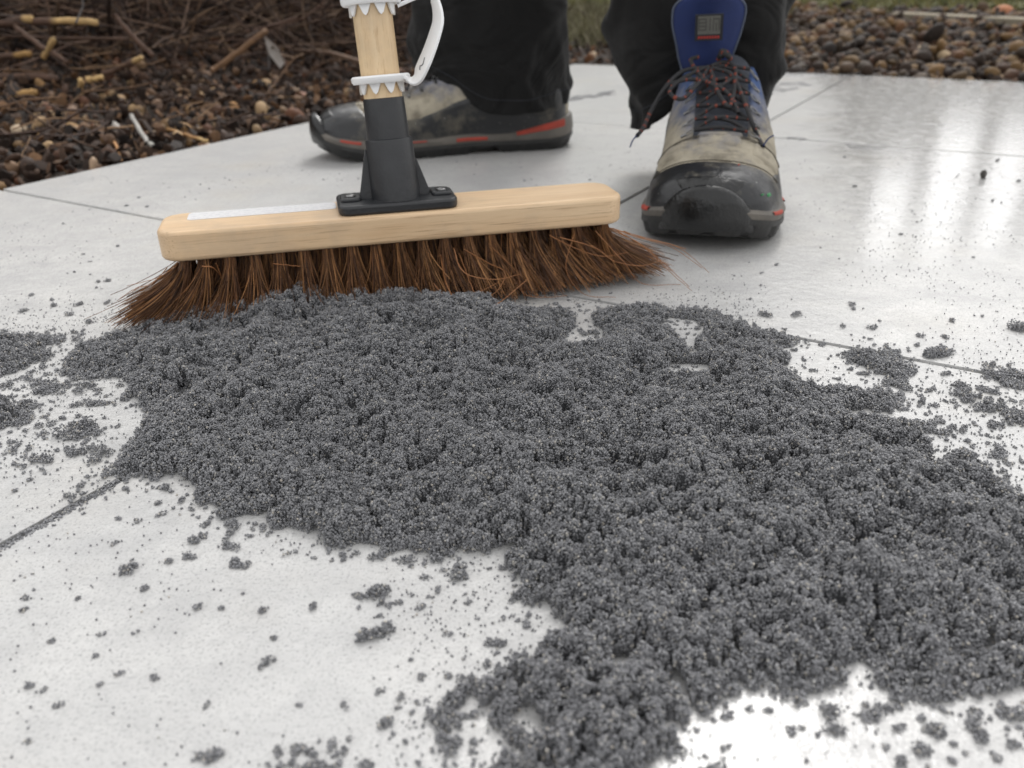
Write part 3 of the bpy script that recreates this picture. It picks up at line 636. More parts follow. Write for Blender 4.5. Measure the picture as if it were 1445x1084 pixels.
def surf(s, t, off=0.):
    """point on the last: s heel 0 .. toe 1, t 0 left bottom .. .5 top .. 1 right bottom"""
    s = np.asarray(s, float); t = np.asarray(t, float); s, t = np.broadcast_arrays(s, t)
    end = np.sqrt(np.clip(1 - np.clip((s - .90) / .10, 0, 1) ** 2.4, 0, 1)) * np.sqrt(np.clip(1 - np.clip((.07 - s) / .07, 0, 1) ** 2.4, 0, 1))
    wv = np.interp(s, *_w); hv = np.interp(s, *_h_); e = np.interp(s, *_n)
    th = np.pi * t; cy = np.cos(th); sz = np.sin(th)
    taper = 1 - .14 * np.clip((sz * hv - .05) / .08, 0, 1)
    wv = np.interp(s, *_ws) + (wv - np.interp(s, *_ws)) * np.clip((hv * np.abs(sz) - .010) / .035, 0, 1)
    y = wv * np.sign(cy) * np.abs(cy) ** e * (end * .97 + .03) * taper
    z = .012 + (hv - .012) * np.abs(sz) ** .80 * (1 - (1 - end) * .55 * (s > .5))
    x = (s - .0) * BL
    # round heel and toe in plan
    x = x + .016 * np.clip((z - .045) / .07, 0, 1) * np.clip((.25 - s) / .25, 0, 1)
    return np.stack([x, y, z], -1)
def bend(P):
    s = P[..., 0] / BL; P = P.copy()
    P[..., 2] += .014 * np.clip((s - .76) / .24, 0, 1) ** 1.8 + .004 * np.clip((.12 - s) / .12, 0, 1) ** 2
    P[..., 1] += -.006 * np.sin(np.clip((s - .2) / .8, 0, 1) * np.pi) * LR[0]
    return P
LR = [1]
def spt(s, t, off):
    e = 2e-3
    s_ = np.clip(s, e, 1 - e); t_ = np.clip(t, e, 1 - e)
    P = surf(s, t); A = surf(s_ + e, t_) - surf(s_ - e, t_); B = surf(s_, t_ + e) - surf(s_, t_ - e)
    Nn = np.cross(B, A); Nn /= np.linalg.norm(Nn, axis=-1, keepdims=True) + 1e-12
    cen = np.zeros_like(P); cen[..., 0] = np.clip(P[..., 0], .05, BL - .06); cen[..., 2] = .035
    Nn = Nn * np.sign(np.sum(Nn * (P - cen), -1, keepdims=True) + 1e-9)
    return bend(P + Nn * np.asarray(off)[..., None] if np.ndim(off) else P + Nn * off)
def patch(name, s0, s1, t0, t1, thick, mat, parent, ns=40, nt=40, edge=.05, rough=0., seed=0, fs=None):
    a = np.linspace(0, 1, ns); b = np.linspace(0, 1, nt); A, B = np.meshgrid(a, b, indexing='ij')
    T_ = t0 + (t1 - t0) * B if not callable(t0) else None
    if callable(s0) or callable(s1):
        S0 = s0(T_) if callable(s0) else s0; S1 = s1(T_) if callable(s1) else s1; S_ = S0 + (S1 - S0) * A
    else:
        S_ = s0 + (s1 - s0) * A
        if callable(t0): T_ = t0(S_) + (t1(S_) - t0(S_)) * B
    d = np.minimum.reduce([A, 1 - A, B, 1 - B]); prof = sm(0, edge, d); off = -.0012 + (thick + .0012) * prof ** .6
    if rough: off = off + rough * (fbm(S_ * 26 + seed, T_ * 22, seed + 5, 3) - .5) * prof
    P = spt(S_, T_, off); V, F = gridmesh(P[..., 0], P[..., 1], P[..., 2])
    return mesh(name, V, F, mat, parent)
# boot materials
m = N('boot_suede'); o_ = m.obj(); sx = m.n('SeparateXYZ'); m.l(o_, sx.inputs[0])
f = m.noise(45, o_, 6, .65); f2 = m.noise(170, o_, 4, .6)
bei = m.mix(f, s2l(182, 174, 156), s2l(120, 114, 102)); dirt = m.ramp(m.noise(30, m.mapv(o_, loc=(4, 2, 1)), 5, .7), [(.48, g(0)), (.70, g(.85))])
bei = m.mix(dirt, bei, s2l(84, 78, 68))
blu = m.mix(f2, s2l(44, 70, 122), s2l(84, 100, 128))
hz = m.ramp(m.math('ADD', sx.outputs[2], m.math('MULTIPLY', m.math('SUBTRACT', f, .5), .06)), [(.062, g(0)), (.10, g(1))])
c = m.mix(hz, bei, blu)
m.set(Base_Color=c, Roughness=.9, Specular_IOR_Level=.2); m.bump(m.noise(260, o_, 4, .6), .0006); M_SUEDE = m.m
m = N('boot_rubber'); o_ = m.obj(); d_ = m.ramp(m.noise(24, m.mapv(o_, (1, 1.4, 1), (2, 5, 1)), 6, .7), [(.54, g(0)), (.74, g(.65))])
c = m.mix(d_, (.014, .015, .017, 1), s2l(120, 114, 100)); sp = m.ramp(m.noise(420, o_, 1, .3), [(.78, g(0)), (.80, g(.6))]); c = m.mix(sp, c, (.5, .5, .48, 1))
m.set(Base_Color=c, Roughness=m.math('ADD', .34, m.math('MULTIPLY', d_, .4))); m.bump(m.noise(120, o_, 4), .0006); M_RUB = m.m
M_CAP = simple('toe_cap_rubber', (.004, .005, .006, 1), (.012, .012, .012, 1), .28, 45, 250, .0007)
M_SOLE = simple('outsole_rubber', (.010, .011, .012, 1), (.035, .034, .032, 1), .6, 60, 300, .0005)
M_MID = simple('midsole_grey', s2l(70, 69, 67), s2l(118, 112, 104), .7, 40, 300, .0005)
M_RED = simple('midsole_red', s2l(196, 70, 54), s2l(110, 58, 48), .75, 70, 300, .0003)
M_STITCH = simple('stitch_thread', s2l(96, 90, 78), s2l(58, 54, 48), .9, 900, 1500, .0003)
M_HOOK = simple('hook_metal', (.10, .10, .10, 1), (.34, .34, .34, 1), .3, 300, 900, .0001, Metallic=1.)
M_TONG = simple('tongue_blue', s2l(26, 46, 100), s2l(22, 36, 78), .75, 50, 900, .0003)
M_LINE = simple('lining_dark', (.010, .011, .014, 1), (.03, .032, .04, 1), .9, 60, 500, .0006)
M_MESHB = simple('tongue_mesh', (.03, .034, .045, 1), (.07, .08, .10, 1), .85, 200, 900, .0008)
M_LBLK = simple('lace_black', (.010, .010, .012, 1), (.028, .028, .03, 1), .8, 300, 1500, .0003)
M_LORG = simple('lace_orange', s2l(140, 62, 42), s2l(92, 44, 34), .8, 300, 1500, .0003)
def lace(name, P, r, parent, n=70, raw=False):
    P = catmull(P, n) if not raw else P; V, F = tubes(P, r, 7); K = len(P); nf = len(F)
    seg = np.concatenate([[0], np.cumsum(np.linalg.norm(np.diff(P, axis=0), axis=1))]); j = np.arange(nf) // 7; k = np.arange(nf) % 7
    ph = (seg[np.minimum(j, K - 1)] / .0090 + .0) % 1; mi = ((ph < .17) & ((k + j // 9) % 7 < 4)).astype(int)
    return mesh(name, V, F, [M_LBLK, M_LORG], parent, mi=mi)
def outline(n=220):
    s = np.concatenate([np.linspace(0, 1, 400)]); end = np.sqrt(np.clip(1 - np.clip((s - .90) / .10, 0, 1) ** 2.4, 0, 1)) * np.sqrt(np.clip(1 - np.clip((.07 - s) / .07, 0, 1) ** 2.4, 0, 1))
    y = np.interp(s, *_ws) * (end * .97 + .03); x = s * BL
    O = np.concatenate([np.stack([x, y], -1), np.stack([x, -y], -1)[::-1]]); O = np.vstack([O, O[:1]])
    L_ = np.concatenate([[0], np.cumsum(np.linalg.norm(np.diff(O, axis=0), axis=1))]); u = np.linspace(0, L_[-1], n, endpoint=False)
    Q = np.stack([np.interp(u, L_, O[:, 0]), np.interp(u, L_, O[:, 1])], -1)
    for _ in range(3): Q = (np.roll(Q, 1, 0) + Q * 2 + np.roll(Q, -1, 0)) / 4
    T = np.roll(Q, -1, 0) - np.roll(Q, 1, 0); Nn = np.stack([T[:, 1], -T[:, 0]], -1); Nn /= np.linalg.norm(Nn, axis=1, keepdims=True)
    if np.sum(Nn * (Q - Q.mean(0))) < 0: Nn = -Nn
    return Q, Nn
def band(name, levels, mat, parent, n=220, capb=True, capt=True, u0=None, u1=None):
    Q, Nn = outline(n); rings = []
    for z, off in levels:
        zz = z(Q) if callable(z) else np.full(n, z); oo = off(Q, np.arange(n)) if callable(off) else off
        rings.append(bend(np.concatenate([Q + Nn * np.reshape(oo, (-1, 1)), zz[:, None]], 1)))
    if u0 is not None:
        sel = np.arange(int(u0 * n), int(u1 * n)); rings = [r[sel % n] for r in rings]; k = len(sel)
        V = np.concatenate(rings); F = [(j * k + i, j * k + i + 1, (j + 1) * k + i + 1, (j + 1) * k + i) for j in range(len(rings) - 1) for i in range(k - 1)]
        return mesh(name, V, F, mat, parent)
    V = np.concatenate(rings); F = [(j * n + i, j * n + (i + 1) % n, (j + 1) * n + (i + 1) % n, (j + 1) * n + i) for j in range(len(rings) - 1) for i in range(n)]
    if capb: F.append(tuple(range(n))[::-1])
    if capt: F.append(tuple((len(rings) - 1) * n + i for i in range(n)))
    o = mesh(name, V, F, mat, parent); o.data.set_sharp_from_angle(angle=math.radians(50)); return o
midtop = lambda Q: .0225 + .012 * sm(.32, .02, Q[:, 0] / BL) + .001 * np.sin(Q[:, 0] * 60)
def make_boot(person, loc, ang, lr, label, front):
    LR[0] = lr
    # the upper is the boot itself
    a = np.linspace(0, 1, 90); a = .5 - .5 * np.cos(np.pi * a); b = np.linspace(0, 1, 64); A, B = np.meshgrid(a, b, indexing='ij')
    P = spt(A, B, .0006 * (fbm(A * 20, B * 14, 2) - .5)); V, F = gridmesh(P[..., 0], P[..., 1], P[..., 2])
    up = mesh('boot', V, F, M_MESHB if front else M_SUEDE, person); up.location = loc; up.rotation_euler = (0, 0, ang); up['label'] = label
    lug = lambda Q, i: .0045 - .0022 * ((i % 9) < 3)
    arch = lambda z: (lambda Q: z + .0048 * np.exp(-((Q[:, 0] / BL - .36) / .055) ** 4) + .0012 * ((np.arange(len(Q)) % 9) < 3))
    band('outsole', [(arch(.0), .001), (arch(.0005), lambda Q, i: .002 - .002 * ((i % 9) < 3)), (.0085, lug), (.0095, .0056), (.0135, .0054), (.0138, .004)], M_SOLE, up)
    band('midsole', [(.0132, .003), (.0136, .0048), (.018, .0060), (lambda Q: midtop(Q) - .002, .0044), (midtop, .0028), (lambda Q: midtop(Q) + .001, -.001)], M_MID, up, capb=False, capt=False)
    zr = lambda f_: (lambda Q: .0136 + (midtop(Q) - .0136) * f_)
    for u0, u1, f0, f1 in ([(.05, .14, .50, .95), (.185, .245, .20, .70), (.29, .345, .62, .85), (.395, .43, .45, .85), (.57, .605, .45, .90), (.75, .82, .2, .7), (.87, .95, .5, .95)]):
        band('sole_insert', [(zr(f0), .0046), (zr(f0 + .08), .0063), (zr(f1 - .08), .0060), (zr(f1), .0030)], M_RED, up, u0=u0, u1=u1)
    # rubber rand low round the boot, rising to the toe
    rt = lambda s: .235 + .05 * sm(.6, .9, s)
    for sg in (0, 1):
        f0 = (lambda s: 0 * s - .0) if sg == 0 else (lambda s: 1 - (.165 + .05 * sm(.55, .82, s) + .04 * sm(.25, .02, s) + .012 * np.sin(s * 17)))
        f1 = (lambda s: .165 + .05 * sm(.55, .82, s) + .04 * sm(.25, .02, s) + .012 * np.sin(s * 17)) if sg == 0 else (lambda s: 0 * s + 1.)
        patch('rand', .015, .86, f0, f1, .0032, M_RUB, up, 90, 18, .08, .0008, 3)
    patch('toe_rand', lambda t: .80 + .035 * np.cos((t - .5) * 2 * np.pi), .995, 0., 1., .0036, M_RUB, up, 40, 70, .06, .0008, 9)
    patch('toe_bumper', lambda t: .875 + .05 * np.sin(np.pi * t), .999, .24, .76, .0048, M_CAP, up, 24, 50, .2, .0012, 3)
    E_ = lambda: np.clip(1 - (np.abs(np.arange(220) / 220. - .5) / .056) ** 2, 0, 1) ** .5
    lv = lambda f, o: ((lambda Q: .0035 + f * .0335 * E_()), (lambda Q, i: .0012 + o * E_()))
    band('toe_bumper', [lv(0, .0035), lv(.08, .0062), lv(.35, .0074), (lv(.65, .0070)), lv(.88, .0054), lv(1., .0022), lv(1.02, -.002)], M_CAP, up, u0=.442, u1=.56)
    # suede panels: vamp and the two quarters
    patch('vamp', lambda t: .655 + 0 * t, lambda t: .82 + .03 * np.cos((t - .5) * 2 * np.pi), .14, .86, .0024, M_SUEDE, up, 44, 70, .06, .0046, 5)
    for sg in (0, 1):
        qt = lambda s: .395 - .01 * np.sin(s * 9) - .05 * sm(.45, .3, s)
        f0 = (lambda s: 0 * s + .13) if sg == 0 else (lambda s: 1 - (.395 - .05 * sm(.42, .25, s)))
        f1 = (lambda s: .395 - .05 * sm(.42, .25, s)) if sg == 0 else (lambda s: 0 * s + .87)
        patch('quarter', .10, .69, f0, f1, .0026, M_SUEDE, up, 60, 30, .07, .0018, 7 + sg)
    if front:
        patch('lace_guard', .640, .71, .41, .59, .0042, M_SUEDE, up, 14, 20, .12, .001, 4)
        patch('stitched_overlay', .66, .75, .17, .37, .0040, M_SUEDE, up, 18, 22, .10, .0015, 6)
        patch('stitched_overlay', .66, .75, .63, .83, .0040, M_SUEDE, up, 18, 22, .10, .0015, 8)
    for s0_, t0_, t1_, o__ in ((.665, .17, .83, .0034), (.672, .17, .83, .0033), (.80, .17, .83, .0030)):
        tt = np.linspace(t0_, t1_, 110); sv = s0_ + .03 * np.cos((tt - .5) * 2 * np.pi) * (s0_ > .75) + .0 * tt
        Q_ = spt(sv, tt, o__ + .0006); 
        for q_ in range(0, 108, 2):
            pass
        tube('stitching', Q_, .00042, M_STITCH, up, 4)
    # eyelets with D rings, laces
    S = [.640, .590, .535, .480, .425, .365]; eyes = {}
    for k, s in enumerate(S):
        for sg in (0, 1):
            t = .355 if sg == 0 else .645; c = spt(s, t, .0036); c2 = spt(s, t + (.05 if sg == 0 else -.05), .0052); e = c2 - c; e /= np.linalg.norm(e)
            d = spt(s + .02, t, .0042) - spt(s - .02, t, .0042); d /= np.linalg.norm(d); al = np.linspace(0, 2 * np.pi, 17)[:-1]
            ring = np.array([c + e * (.0034 + .0040 * math.cos(x)) + d * .0026 * math.sin(x) for x in al]); ring = np.vstack([ring, ring[:1]])
            tube('lace_hook', ring, .00055, M_HOOK, up, 6); eyes[k, sg] = c2
            pl_ = np.array([c - e * .004, c + e * .001]); tube('hook_plate', pl_, .0013, M_HOOK, up, 6)
    lift = lambda s, t, o: spt(np.float64(s), np.float64(t), o)
    for k in range(len(S) - 1):
        for sg in (0, 1):
            m_ = lift((S[k] + S[k + 1]) / 2, .5 + (.01 if sg else -.01), .0075 + .0018 * sg)
            lace('lace', np.array([eyes[k, sg], eyes[k, sg] * .5 + m_ * .5 + [0, 0, .001], m_, eyes[k + 1, 1 - sg] * .5 + m_ * .5 + [0, 0, .001], eyes[k + 1, 1 - sg]]), .00165, up, 40)
    lace('lace', np.array([eyes[0, 0], lift(S[0] + .004, .5, .0065), eyes[0, 1]]), .00165, up, 24)
    if front:
        LR[0] = lr; ss = np.linspace(.25, .9, 80); Ps = spt(ss, np.full(80, .5), .007); ca, sa = math.cos(ang), math.sin(ang)
        Wp = np.stack([Ps[:, 0] * ca - Ps[:, 1] * sa, Ps[:, 0] * sa + Ps[:, 1] * ca, Ps[:, 2]], -1) + np.array(loc) + pz; rows_ = project(Wp)[1]; oo_ = np.argsort(rows_)
        ysf = lambda py: float(np.interp(py, rows_[oo_], Wp[oo_, 1])) - .006
        kn = lift(.37, .5, .013); knr = [kn + np.array(v) * .001 for v in [(-3, -5, -2), (2, -3, 4), (5, 2, 2), (1, 5, -1), (-3, 2, 3), (0, -3, 5), (4, -2, 0)]]
        lace('lace_knot', np.array(knr), .0022, up, 60)
        y_ = lambda v: v
        # in the photo's left (boot -y is photo right for a toe facing the camera)
        def w2l(px, py, Y): 
            q = W(px, py, Y) - np.array(loc); c, s = math.cos(-ang), math.sin(-ang); return np.array([q[0] * c - q[1] * s, q[0] * s + q[1] * c, q[2]])
        for pts in [
            [(1000, 95, .795), (965, 100, .785), (940, 122, .772), (918, 158, .765), (908, 180, .757), (899, 192, .752)],
            [(1004, 96, .795), (1030, 104, .785), (1045, 130, .770), (1060, 170, .745), (1070, 194, .732), (1077, 207, .727)],
            [(1000, 94, .795), (968, 108, .78), (945, 128, .762), (962, 140, .757), (985, 118, .768), (1000, 96, .79)],
            [(1002, 94, .795), (1022, 88, .79), (1038, 100, .775), (1030, 150, .752), (1012, 128, .762), (1003, 98, .79)],
            [(985, 80, .80), (975, 86, .79), (990, 108, .778), (1012, 122, .768), (1032, 112, .775)],
            [(940, 120, .785), (975, 112, .775), (1005, 118, .768), (1030, 135, .76), (1042, 160, .75)]]:
            lace('lace_end', np.array([w2l(q[0], q[1], ysf(q[1]) + (.02 if abs(q[0] - 1000) > 60 else 0)) for q in pts]), .0018, up, 60)
        tp = [w2l(x_, y_, ysf(192) + .02) for x_, y_ in ((899, 191), (893, 198), (889, 208))]; tube('frayed_tip', tp, .0006, M_TONG, up, 4, 8)
        tp = [w2l(x_, y_, ysf(207) + .02) for x_, y_ in ((1077, 206), (1084, 196), (1092, 191))]; tube('frayed_tip', tp, .0006, M_TONG, up, 4, 8)
        # tongue plate standing out of the collar with a woven badge
        prof = [(80, 957, 1033), (66, 955, 1038), (50, 951.5, 1044), (36, 949, 1048), (24, 949, 1051), (12, 950.5, 1052.5), (4, 956, 1050), (-2, 964, 1044), (-6, 975, 1034)]
        prof = [(98, 962, 1026)] + prof
        nt_ = 15; front_g = []; back_g = []
        for i, (py, xa, xb) in enumerate(prof):
            f = i / (len(prof) - 1); Yv = .806 - .022 * f - .004 * f * f; r1, r2 = [], []
            for j in range(nt_):
                b_ = j / (nt_ - 1); bow = .009 * (1 - (2 * b_ - 1) ** 2); P_ = w2l(xa + (xb - xa) * b_, py, Yv)
                ed = min(b_, 1 - b_) * 2; th_ = .0028 * min(1, ed * 6 + .15) * (1 if i < len(prof) - 1 else .2)
                r1.append(P_ + np.array([bow + th_ * .5, 0, 0])); r2.append(P_ + np.array([bow - th_ * .5 - .002, 0, 0]))
            front_g.append(r1); back_g.append(r2)
        Gf = np.array(front_g); Gb = np.array(back_g); Vt, F1 = gridmesh(Gf[..., 0], Gf[..., 1], Gf[..., 2]); V2, F2 = gridmesh(Gb[..., 0], Gb[..., 1], Gb[..., 2]); nV = len(Vt)
        R_ = len(prof); bd2 = [i * nt_ for i in range(R_)] + [(R_ - 1) * nt_ + j for j in range(1, nt_)] + [i * nt_ + nt_ - 1 for i in range(R_ - 2, -1, -1)] + [j for j in range(nt_ - 2, 0, -1)]
        Fs = [tuple(f) for f in F1] + [tuple(f[::-1] + nV) for f in F2] + [(bd2[i], bd2[(i + 1) % len(bd2)], bd2[(i + 1) % len(bd2)] + nV, bd2[i] + nV) for i in range(len(bd2))]
        tg = mesh('tongue', np.concatenate([Vt, V2]), Fs, M_TONG, up); tg['label'] = 'blue padded tongue with a small woven badge'
        sd_ = tg.modifiers.new('sub', 'SUBSURF'); sd_.levels = sd_.render_levels = 2
        # piping round the tongue edge
        ed_ = np.array([Gf[i, 0] for i in range(R_)] + [Gf[-1, j] for j in range(1, nt_ - 1)] + [Gf[i, -1] for i in range(R_ - 1, -1, -1)]); tube('tongue_piping', catmull(ed_, 90), .0009, simple('piping', s2l(96, 104, 120), s2l(70, 78, 96), .8), up, 6)
        # badge: dark square, grey woven field with glyph strokes, red line of lettering
        ctr = w2l(1001, 37, .7855); ctr[0] += .0125
        rt_ = w2l(1019, 36, .7855) - w2l(983, 38, .7855); rt_[0] = 0; rt_ /= np.linalg.norm(rt_); upv = w2l(1001, 20, .782) - w2l(1001, 52, .788); upv -= rt_ * np.dot(upv, rt_); upv /= np.linalg.norm(upv); nb_ = np.cross(rt_, upv); nb_ *= np.sign(nb_[0])
        def plate(name, cx, cy, hx, hy, lift_, th_, mat):
            c_ = ctr + rt_ * cx + upv * cy + nb_ * lift_; V = [c_ + rt_ * a * hx + upv * b * hy + nb_ * d for d in (0, th_) for a, b in ((-1, -1), (1, -1), (1, 1), (-1, 1))]
            return mesh(name, V, [(3, 2, 1, 0), (4, 5, 6, 7), (0, 1, 5, 4), (1, 2, 6, 5), (2, 3, 7, 6), (3, 0, 4, 7)], mat, up, False)
        MB, MG, MR, MK = M_LINE, simple('badge_grey', s2l(104, 104, 100), s2l(84, 84, 80), .9, 200, 1500, .0003), simple('badge_red', s2l(168, 60, 54), s2l(140, 48, 44), .9), simple('badge_dark', s2l(60, 60, 58), s2l(74, 74, 70), .9)
        plate('badge', 0, 0, .0118, .0112, .0, .0012, MB); plate('badge_field', 0, .0022, .0094, .0078, .0011, .0004, MG)
        for gx, gy, hx, hy in [(-.0055, .0075, .0028, .0005), (-.0055, .0045, .0028, .0005), (-.0055, .0015, .0028, .0005), (-.0055, -.0018, .0028, .0005), (-.0084, .003, .0004, .0048), (-.0026, .003, .0004, .0048), (.0008, .003, .0004, .0055), (.0036, .003, .0004, .0055), (.0062, .0075, .0024, .0005), (.0084, .0028, .0004, .0050), (.0060, .0006, .0004, .0035)]:
            plate('badge_glyph', gx, gy, hx, hy, .0015, .0002, MK)
        for i in range(8): plate('badge_letter', -.0082 + i * .00234, -.0082, .0009, .0011, .0011, .0004, MR)
        GP = simple('green_paint', s2l(60, 150, 88), s2l(40, 96, 60), .5, 300, 800, .0003)
        patch('paint_fleck', .885, .915, .135, .175, .0046, GP, up, 8, 8, .3, .0012, 2); patch('paint_fleck', .918, .93, .165, .185, .0050, GP, up, 6, 6, .3)
        patch('paint_fleck', .845, .853, .40, .415, .0046, M_RED, up, 6, 6, .3)
        # paint: green scuff and red spot on the rubber
    return up
person = empty('person', (.10, .95, 0)); tag(person, 'person in black trousers and muddy grey and blue hiking boots standing behind the broom', 'person')
pz = np.array([.10, .95, 0])
heelR = np.array([.0745, 1.050]); toeR = np.array([-.2255, .990]); angR = math.atan2(*(toeR - heelR)[::-1])
make_boot(person, (heelR[0] - pz[0], heelR[1] - pz[1], 0), angR, 1, 'muddy grey hiking boot seen from the side with its toe to the left', False)
dF = np.array([-.236, -.972]); toeF = np.array([.1455, .601]); heelF = toeF - dF * BL; angF = math.atan2(dF[1], dF[0])
_W = W
def W(px, py, Y): return _W(px, py, Y) - pz
make_boot(person, (heelF[0] - pz[0], heelF[1] - pz[1], 0), angF, -1, 'hiking boot facing the viewer with blue tongue and orange flecked laces', True)
W = _W
# trousers: one continuous mesh, two legs joined at the hips, with hem thickness
m = N('black_twill'); o_ = m.obj(); f = m.noise(12, o_, 5, .6); wv_ = m.noise(1, m.mapv(o_, (1500, 1500, 500)), 2)
m.set(Base_Color=m.mix(f, (.0045, .0045, .005, 1), (.0105, .0103, .010, 1)), Roughness=.85, Sheen_Weight=.06, Sheen_Roughness=.5, Specular_IOR_Level=.25)
bq = m.bump(m.math('ADD', wv_, m.math('MULTIPLY', m.noise(60, o_, 4), 2.)), .0005); b2 = m.n('Bump'); b2.inputs['Distance'].default_value = .022
m.l(m.noise(9, m.mapv(o_, (1, 1, 1.5), rot=(.5, .6, 0)), 3, .55, 1.2), b2.inputs['Height']); m.l(bq, b2.inputs['Normal']); m.l(b2.outputs[0], m.b.inputs['Normal']); M_TR = m.m
NA = 96; th = np.linspace(0, 2 * np.pi, NA, endpoint=False)
def leg(cpts, rads, hem, fold, seed, zj=.80):
    """cpts: z->(x,y); rads: z->(rx,ry); hem(th)->z"""
    zt = [c[0] for c in cpts]; lv = np.concatenate([np.linspace(0, 1, 70) ** 1.0 * .24, np.linspace(.26, 1, 34)]); R_ = []
    hz = hem(th)
    for l in lv:
        z = hz + (zj - hz) * (l if l > .24 else l)
        zz = z
        cx = np.interp(zz, zt, [c[1] for c in cpts]); cy = np.interp(zz, zt, [c[2] for c in cpts])
        rx = np.interp(zz, [r[0] for r in rads], [r[1] for r in rads]); ry = np.interp(zz, [r[0] for r in rads], [r[2] for r in rads])
        f = fold(th, zz, l)
        R_.append(np.stack([cx + (rx + f) * np.cos(th), cy + (ry + f) * np.sin(th), zz], -1))
    return np.array(R_)
def folds(seed, amp):
    def ridge(u, w_=.30): u = np.abs((u / (2 * np.pi)) % 1 - .5) * 2; return np.exp(-((1 - u) / w_) ** 2)
    def f(t, z, l):
        a = amp * (np.exp(-np.maximum(z - .07, 0) / .14) + .25)
        wob = 1.1 * np.sin(t * 1 + seed) + .5 * np.sin(3 * t + 30 * z + seed)
        r1 = ridge(2 * t + 46 * z + 2 * wob + seed); r2 = ridge(3 * t - 38 * z + wob * 1.6 + seed * 2, .22); r3 = np.sin(2 * t + 14 * z + seed)
        return a * (r1 * .75 + r2 * .6 + r3 * .4 - .45) + .0010 * np.sin(13 * t + 90 * z + 2 * np.sin(3 * t))
    return f
hemL = lambda t: .046 + .042 * sm(.0, 1.0, (-np.cos(t) + .0)) - .004 * np.sin(2 * t) + .004 * np.cos(3 * t)
RL = leg([(0, -.012, 1.035), (.05, -.014, 1.035), (.12, -.019, 1.04), (.17, -.019, 1.04), (.45, -.01, 1.05), (.8, .03, 1.06)],
         [(0, .081, .062), (.05, .083, .062), (.08, .086, .064), (.12, .087, .066), (.17, .088, .070), (.45, .075, .078), (.8, .095, .10)], hemL, folds(.6, .0085), 1)
hemR = lambda t: .056 + .055 * np.exp(-((np.angle(np.exp(1j * (t - 4.55)))) / .55) ** 2) + .008 * np.cos(t) - .004 * np.sin(3 * t)
_fR = folds(2.1, .015)
def foldR(t, z, l):
    dt = np.angle(np.exp(1j * (t - 4.66)))
    return _fR(t, z, l) * (1 - .8 * np.exp(-(dt / .7) ** 2)) - .056 * np.exp(-(np.abs(dt) / .72) ** 4) * sm(.30, .20, z) + .004 * np.exp(-((np.abs(dt) - .95) / .3) ** 2) * sm(.2, .12, z)
RR = leg([(0, .186, .850), (.06, .186, .850), (.09, .185, .852), (.14, .184, .855), (.18, .182, .86), (.45, .19, .93), (.8, .20, 1.03)],
         [(0, .050, .060), (.06, .054, .062), (.085, .068, .066), (.11, .078, .070), (.14, .084, .072), (.17, .088, .074), (.30, .085, .078), (.45, .078, .08), (.8, .095, .10)], hemR, foldR, 2)
Vs = []; Fs = []; off = 0
for R_ in (RL, RR):
    k = len(R_); inner = []
    c0 = R_[0].mean(0)
    for q in (1, 4): # inside of the hem
        I = R_[q].copy(); d_ = I[:, :2] - c0[:2]; I[:, :2] = c0[:2] + d_ * .955; inner.append(I)
    first = R_[0].copy(); first[:, :2] = c0[:2] + (first[:, :2] - c0[:2]) * .965; allr = [inner[1], inner[0], first] + list(R_)
    V = np.concatenate(allr); m_ = len(allr)
    F = [(j * NA + i, j * NA + (i + 1) % NA, (j + 1) * NA + (i + 1) % NA, (j + 1) * NA + i) for j in range(m_ - 1) for i in range(NA)]
    Vs.append(V); Fs += [tuple(off + x for x in f) for f in F]; off += len(V)
# hips: a shell that both legs run into
hz_ = np.linspace(.74, 1.02, 16); hx = np.interp(hz_, [.74, .80, .88, 1.02], [.06, .165, .185, .16]); hy = np.interp(hz_, [.74, .80, .88, 1.02], [.04, .10, .115, .10])
V = np.concatenate([np.stack([.115 + a * np.cos(th), 1.05 + b * np.sin(th), np.full(NA, z)], -1) for z, a, b in zip(hz_, hx, hy)])
Fs += [tuple(off + x for x in (j * NA + i, j * NA + (i + 1) % NA, (j + 1) * NA + (i + 1) % NA, (j + 1) * NA + i)) for j in range(15) for i in range(NA)]
Fs += [tuple(off + i for i in range(NA))[::-1], tuple(off + 15 * NA + i for i in range(NA))]
Vs.append(V); tr = mesh('trousers', np.concatenate(Vs) - pz, Fs, M_TR, person)
# hem stitching on the left leg as a fine raised seam
for R_, nm in ((RL, 'hem_seam'), (RR, 'hem_seam')):
    q = R_[6] - pz; c0 = q.mean(0); q = q.copy(); q[:, :2] = c0[:2] + (q[:, :2] - c0[:2]) * 1.004; tube(nm, np.vstack([q, q[:1]]), .0006, M_LINE, tr, 4)
sm_l = np.array([R_[int(5 * 96 / 96 * 0) + 90] for R_ in RL]) - pz

# ================================================================ JOINTING SAND
gn = bpy.data.node_groups.new('sand_grains', 'GeometryNodeTree')
gn.interface.new_socket('Geometry', in_out='INPUT', socket_type='NodeSocketGeometry'); gn.interface.new_socket('Geometry', in_out='OUTPUT', socket_type='NodeSocketGeometry')
A_ = lambda t: gn.nodes.new(t)
gi, go = A_('NodeGroupInput'), A_('NodeGroupOutput'); iop = A_('GeometryNodeInstanceOnPoints'); ic = A_('GeometryNodeMeshIcoSphere'); ic.inputs['Subdivisions'].default_value = 1; ic.inputs['Radius'].default_value = 1
smt = A_('GeometryNodeSetMaterial'); smt.inputs['Material'].default_value = M_GRAIN; jn = A_('GeometryNodeJoinGeometry')
na = A_('GeometryNodeInputNamedAttribute'); na.data_type = 'FLOAT'; na.inputs['Name'].default_value = 'rad'
cmp_ = A_('FunctionNodeCompare'); cmp_.data_type = 'FLOAT'; cmp_.operation = 'GREATER_THAN'; cmp_.inputs[1].default_value = 1e-6
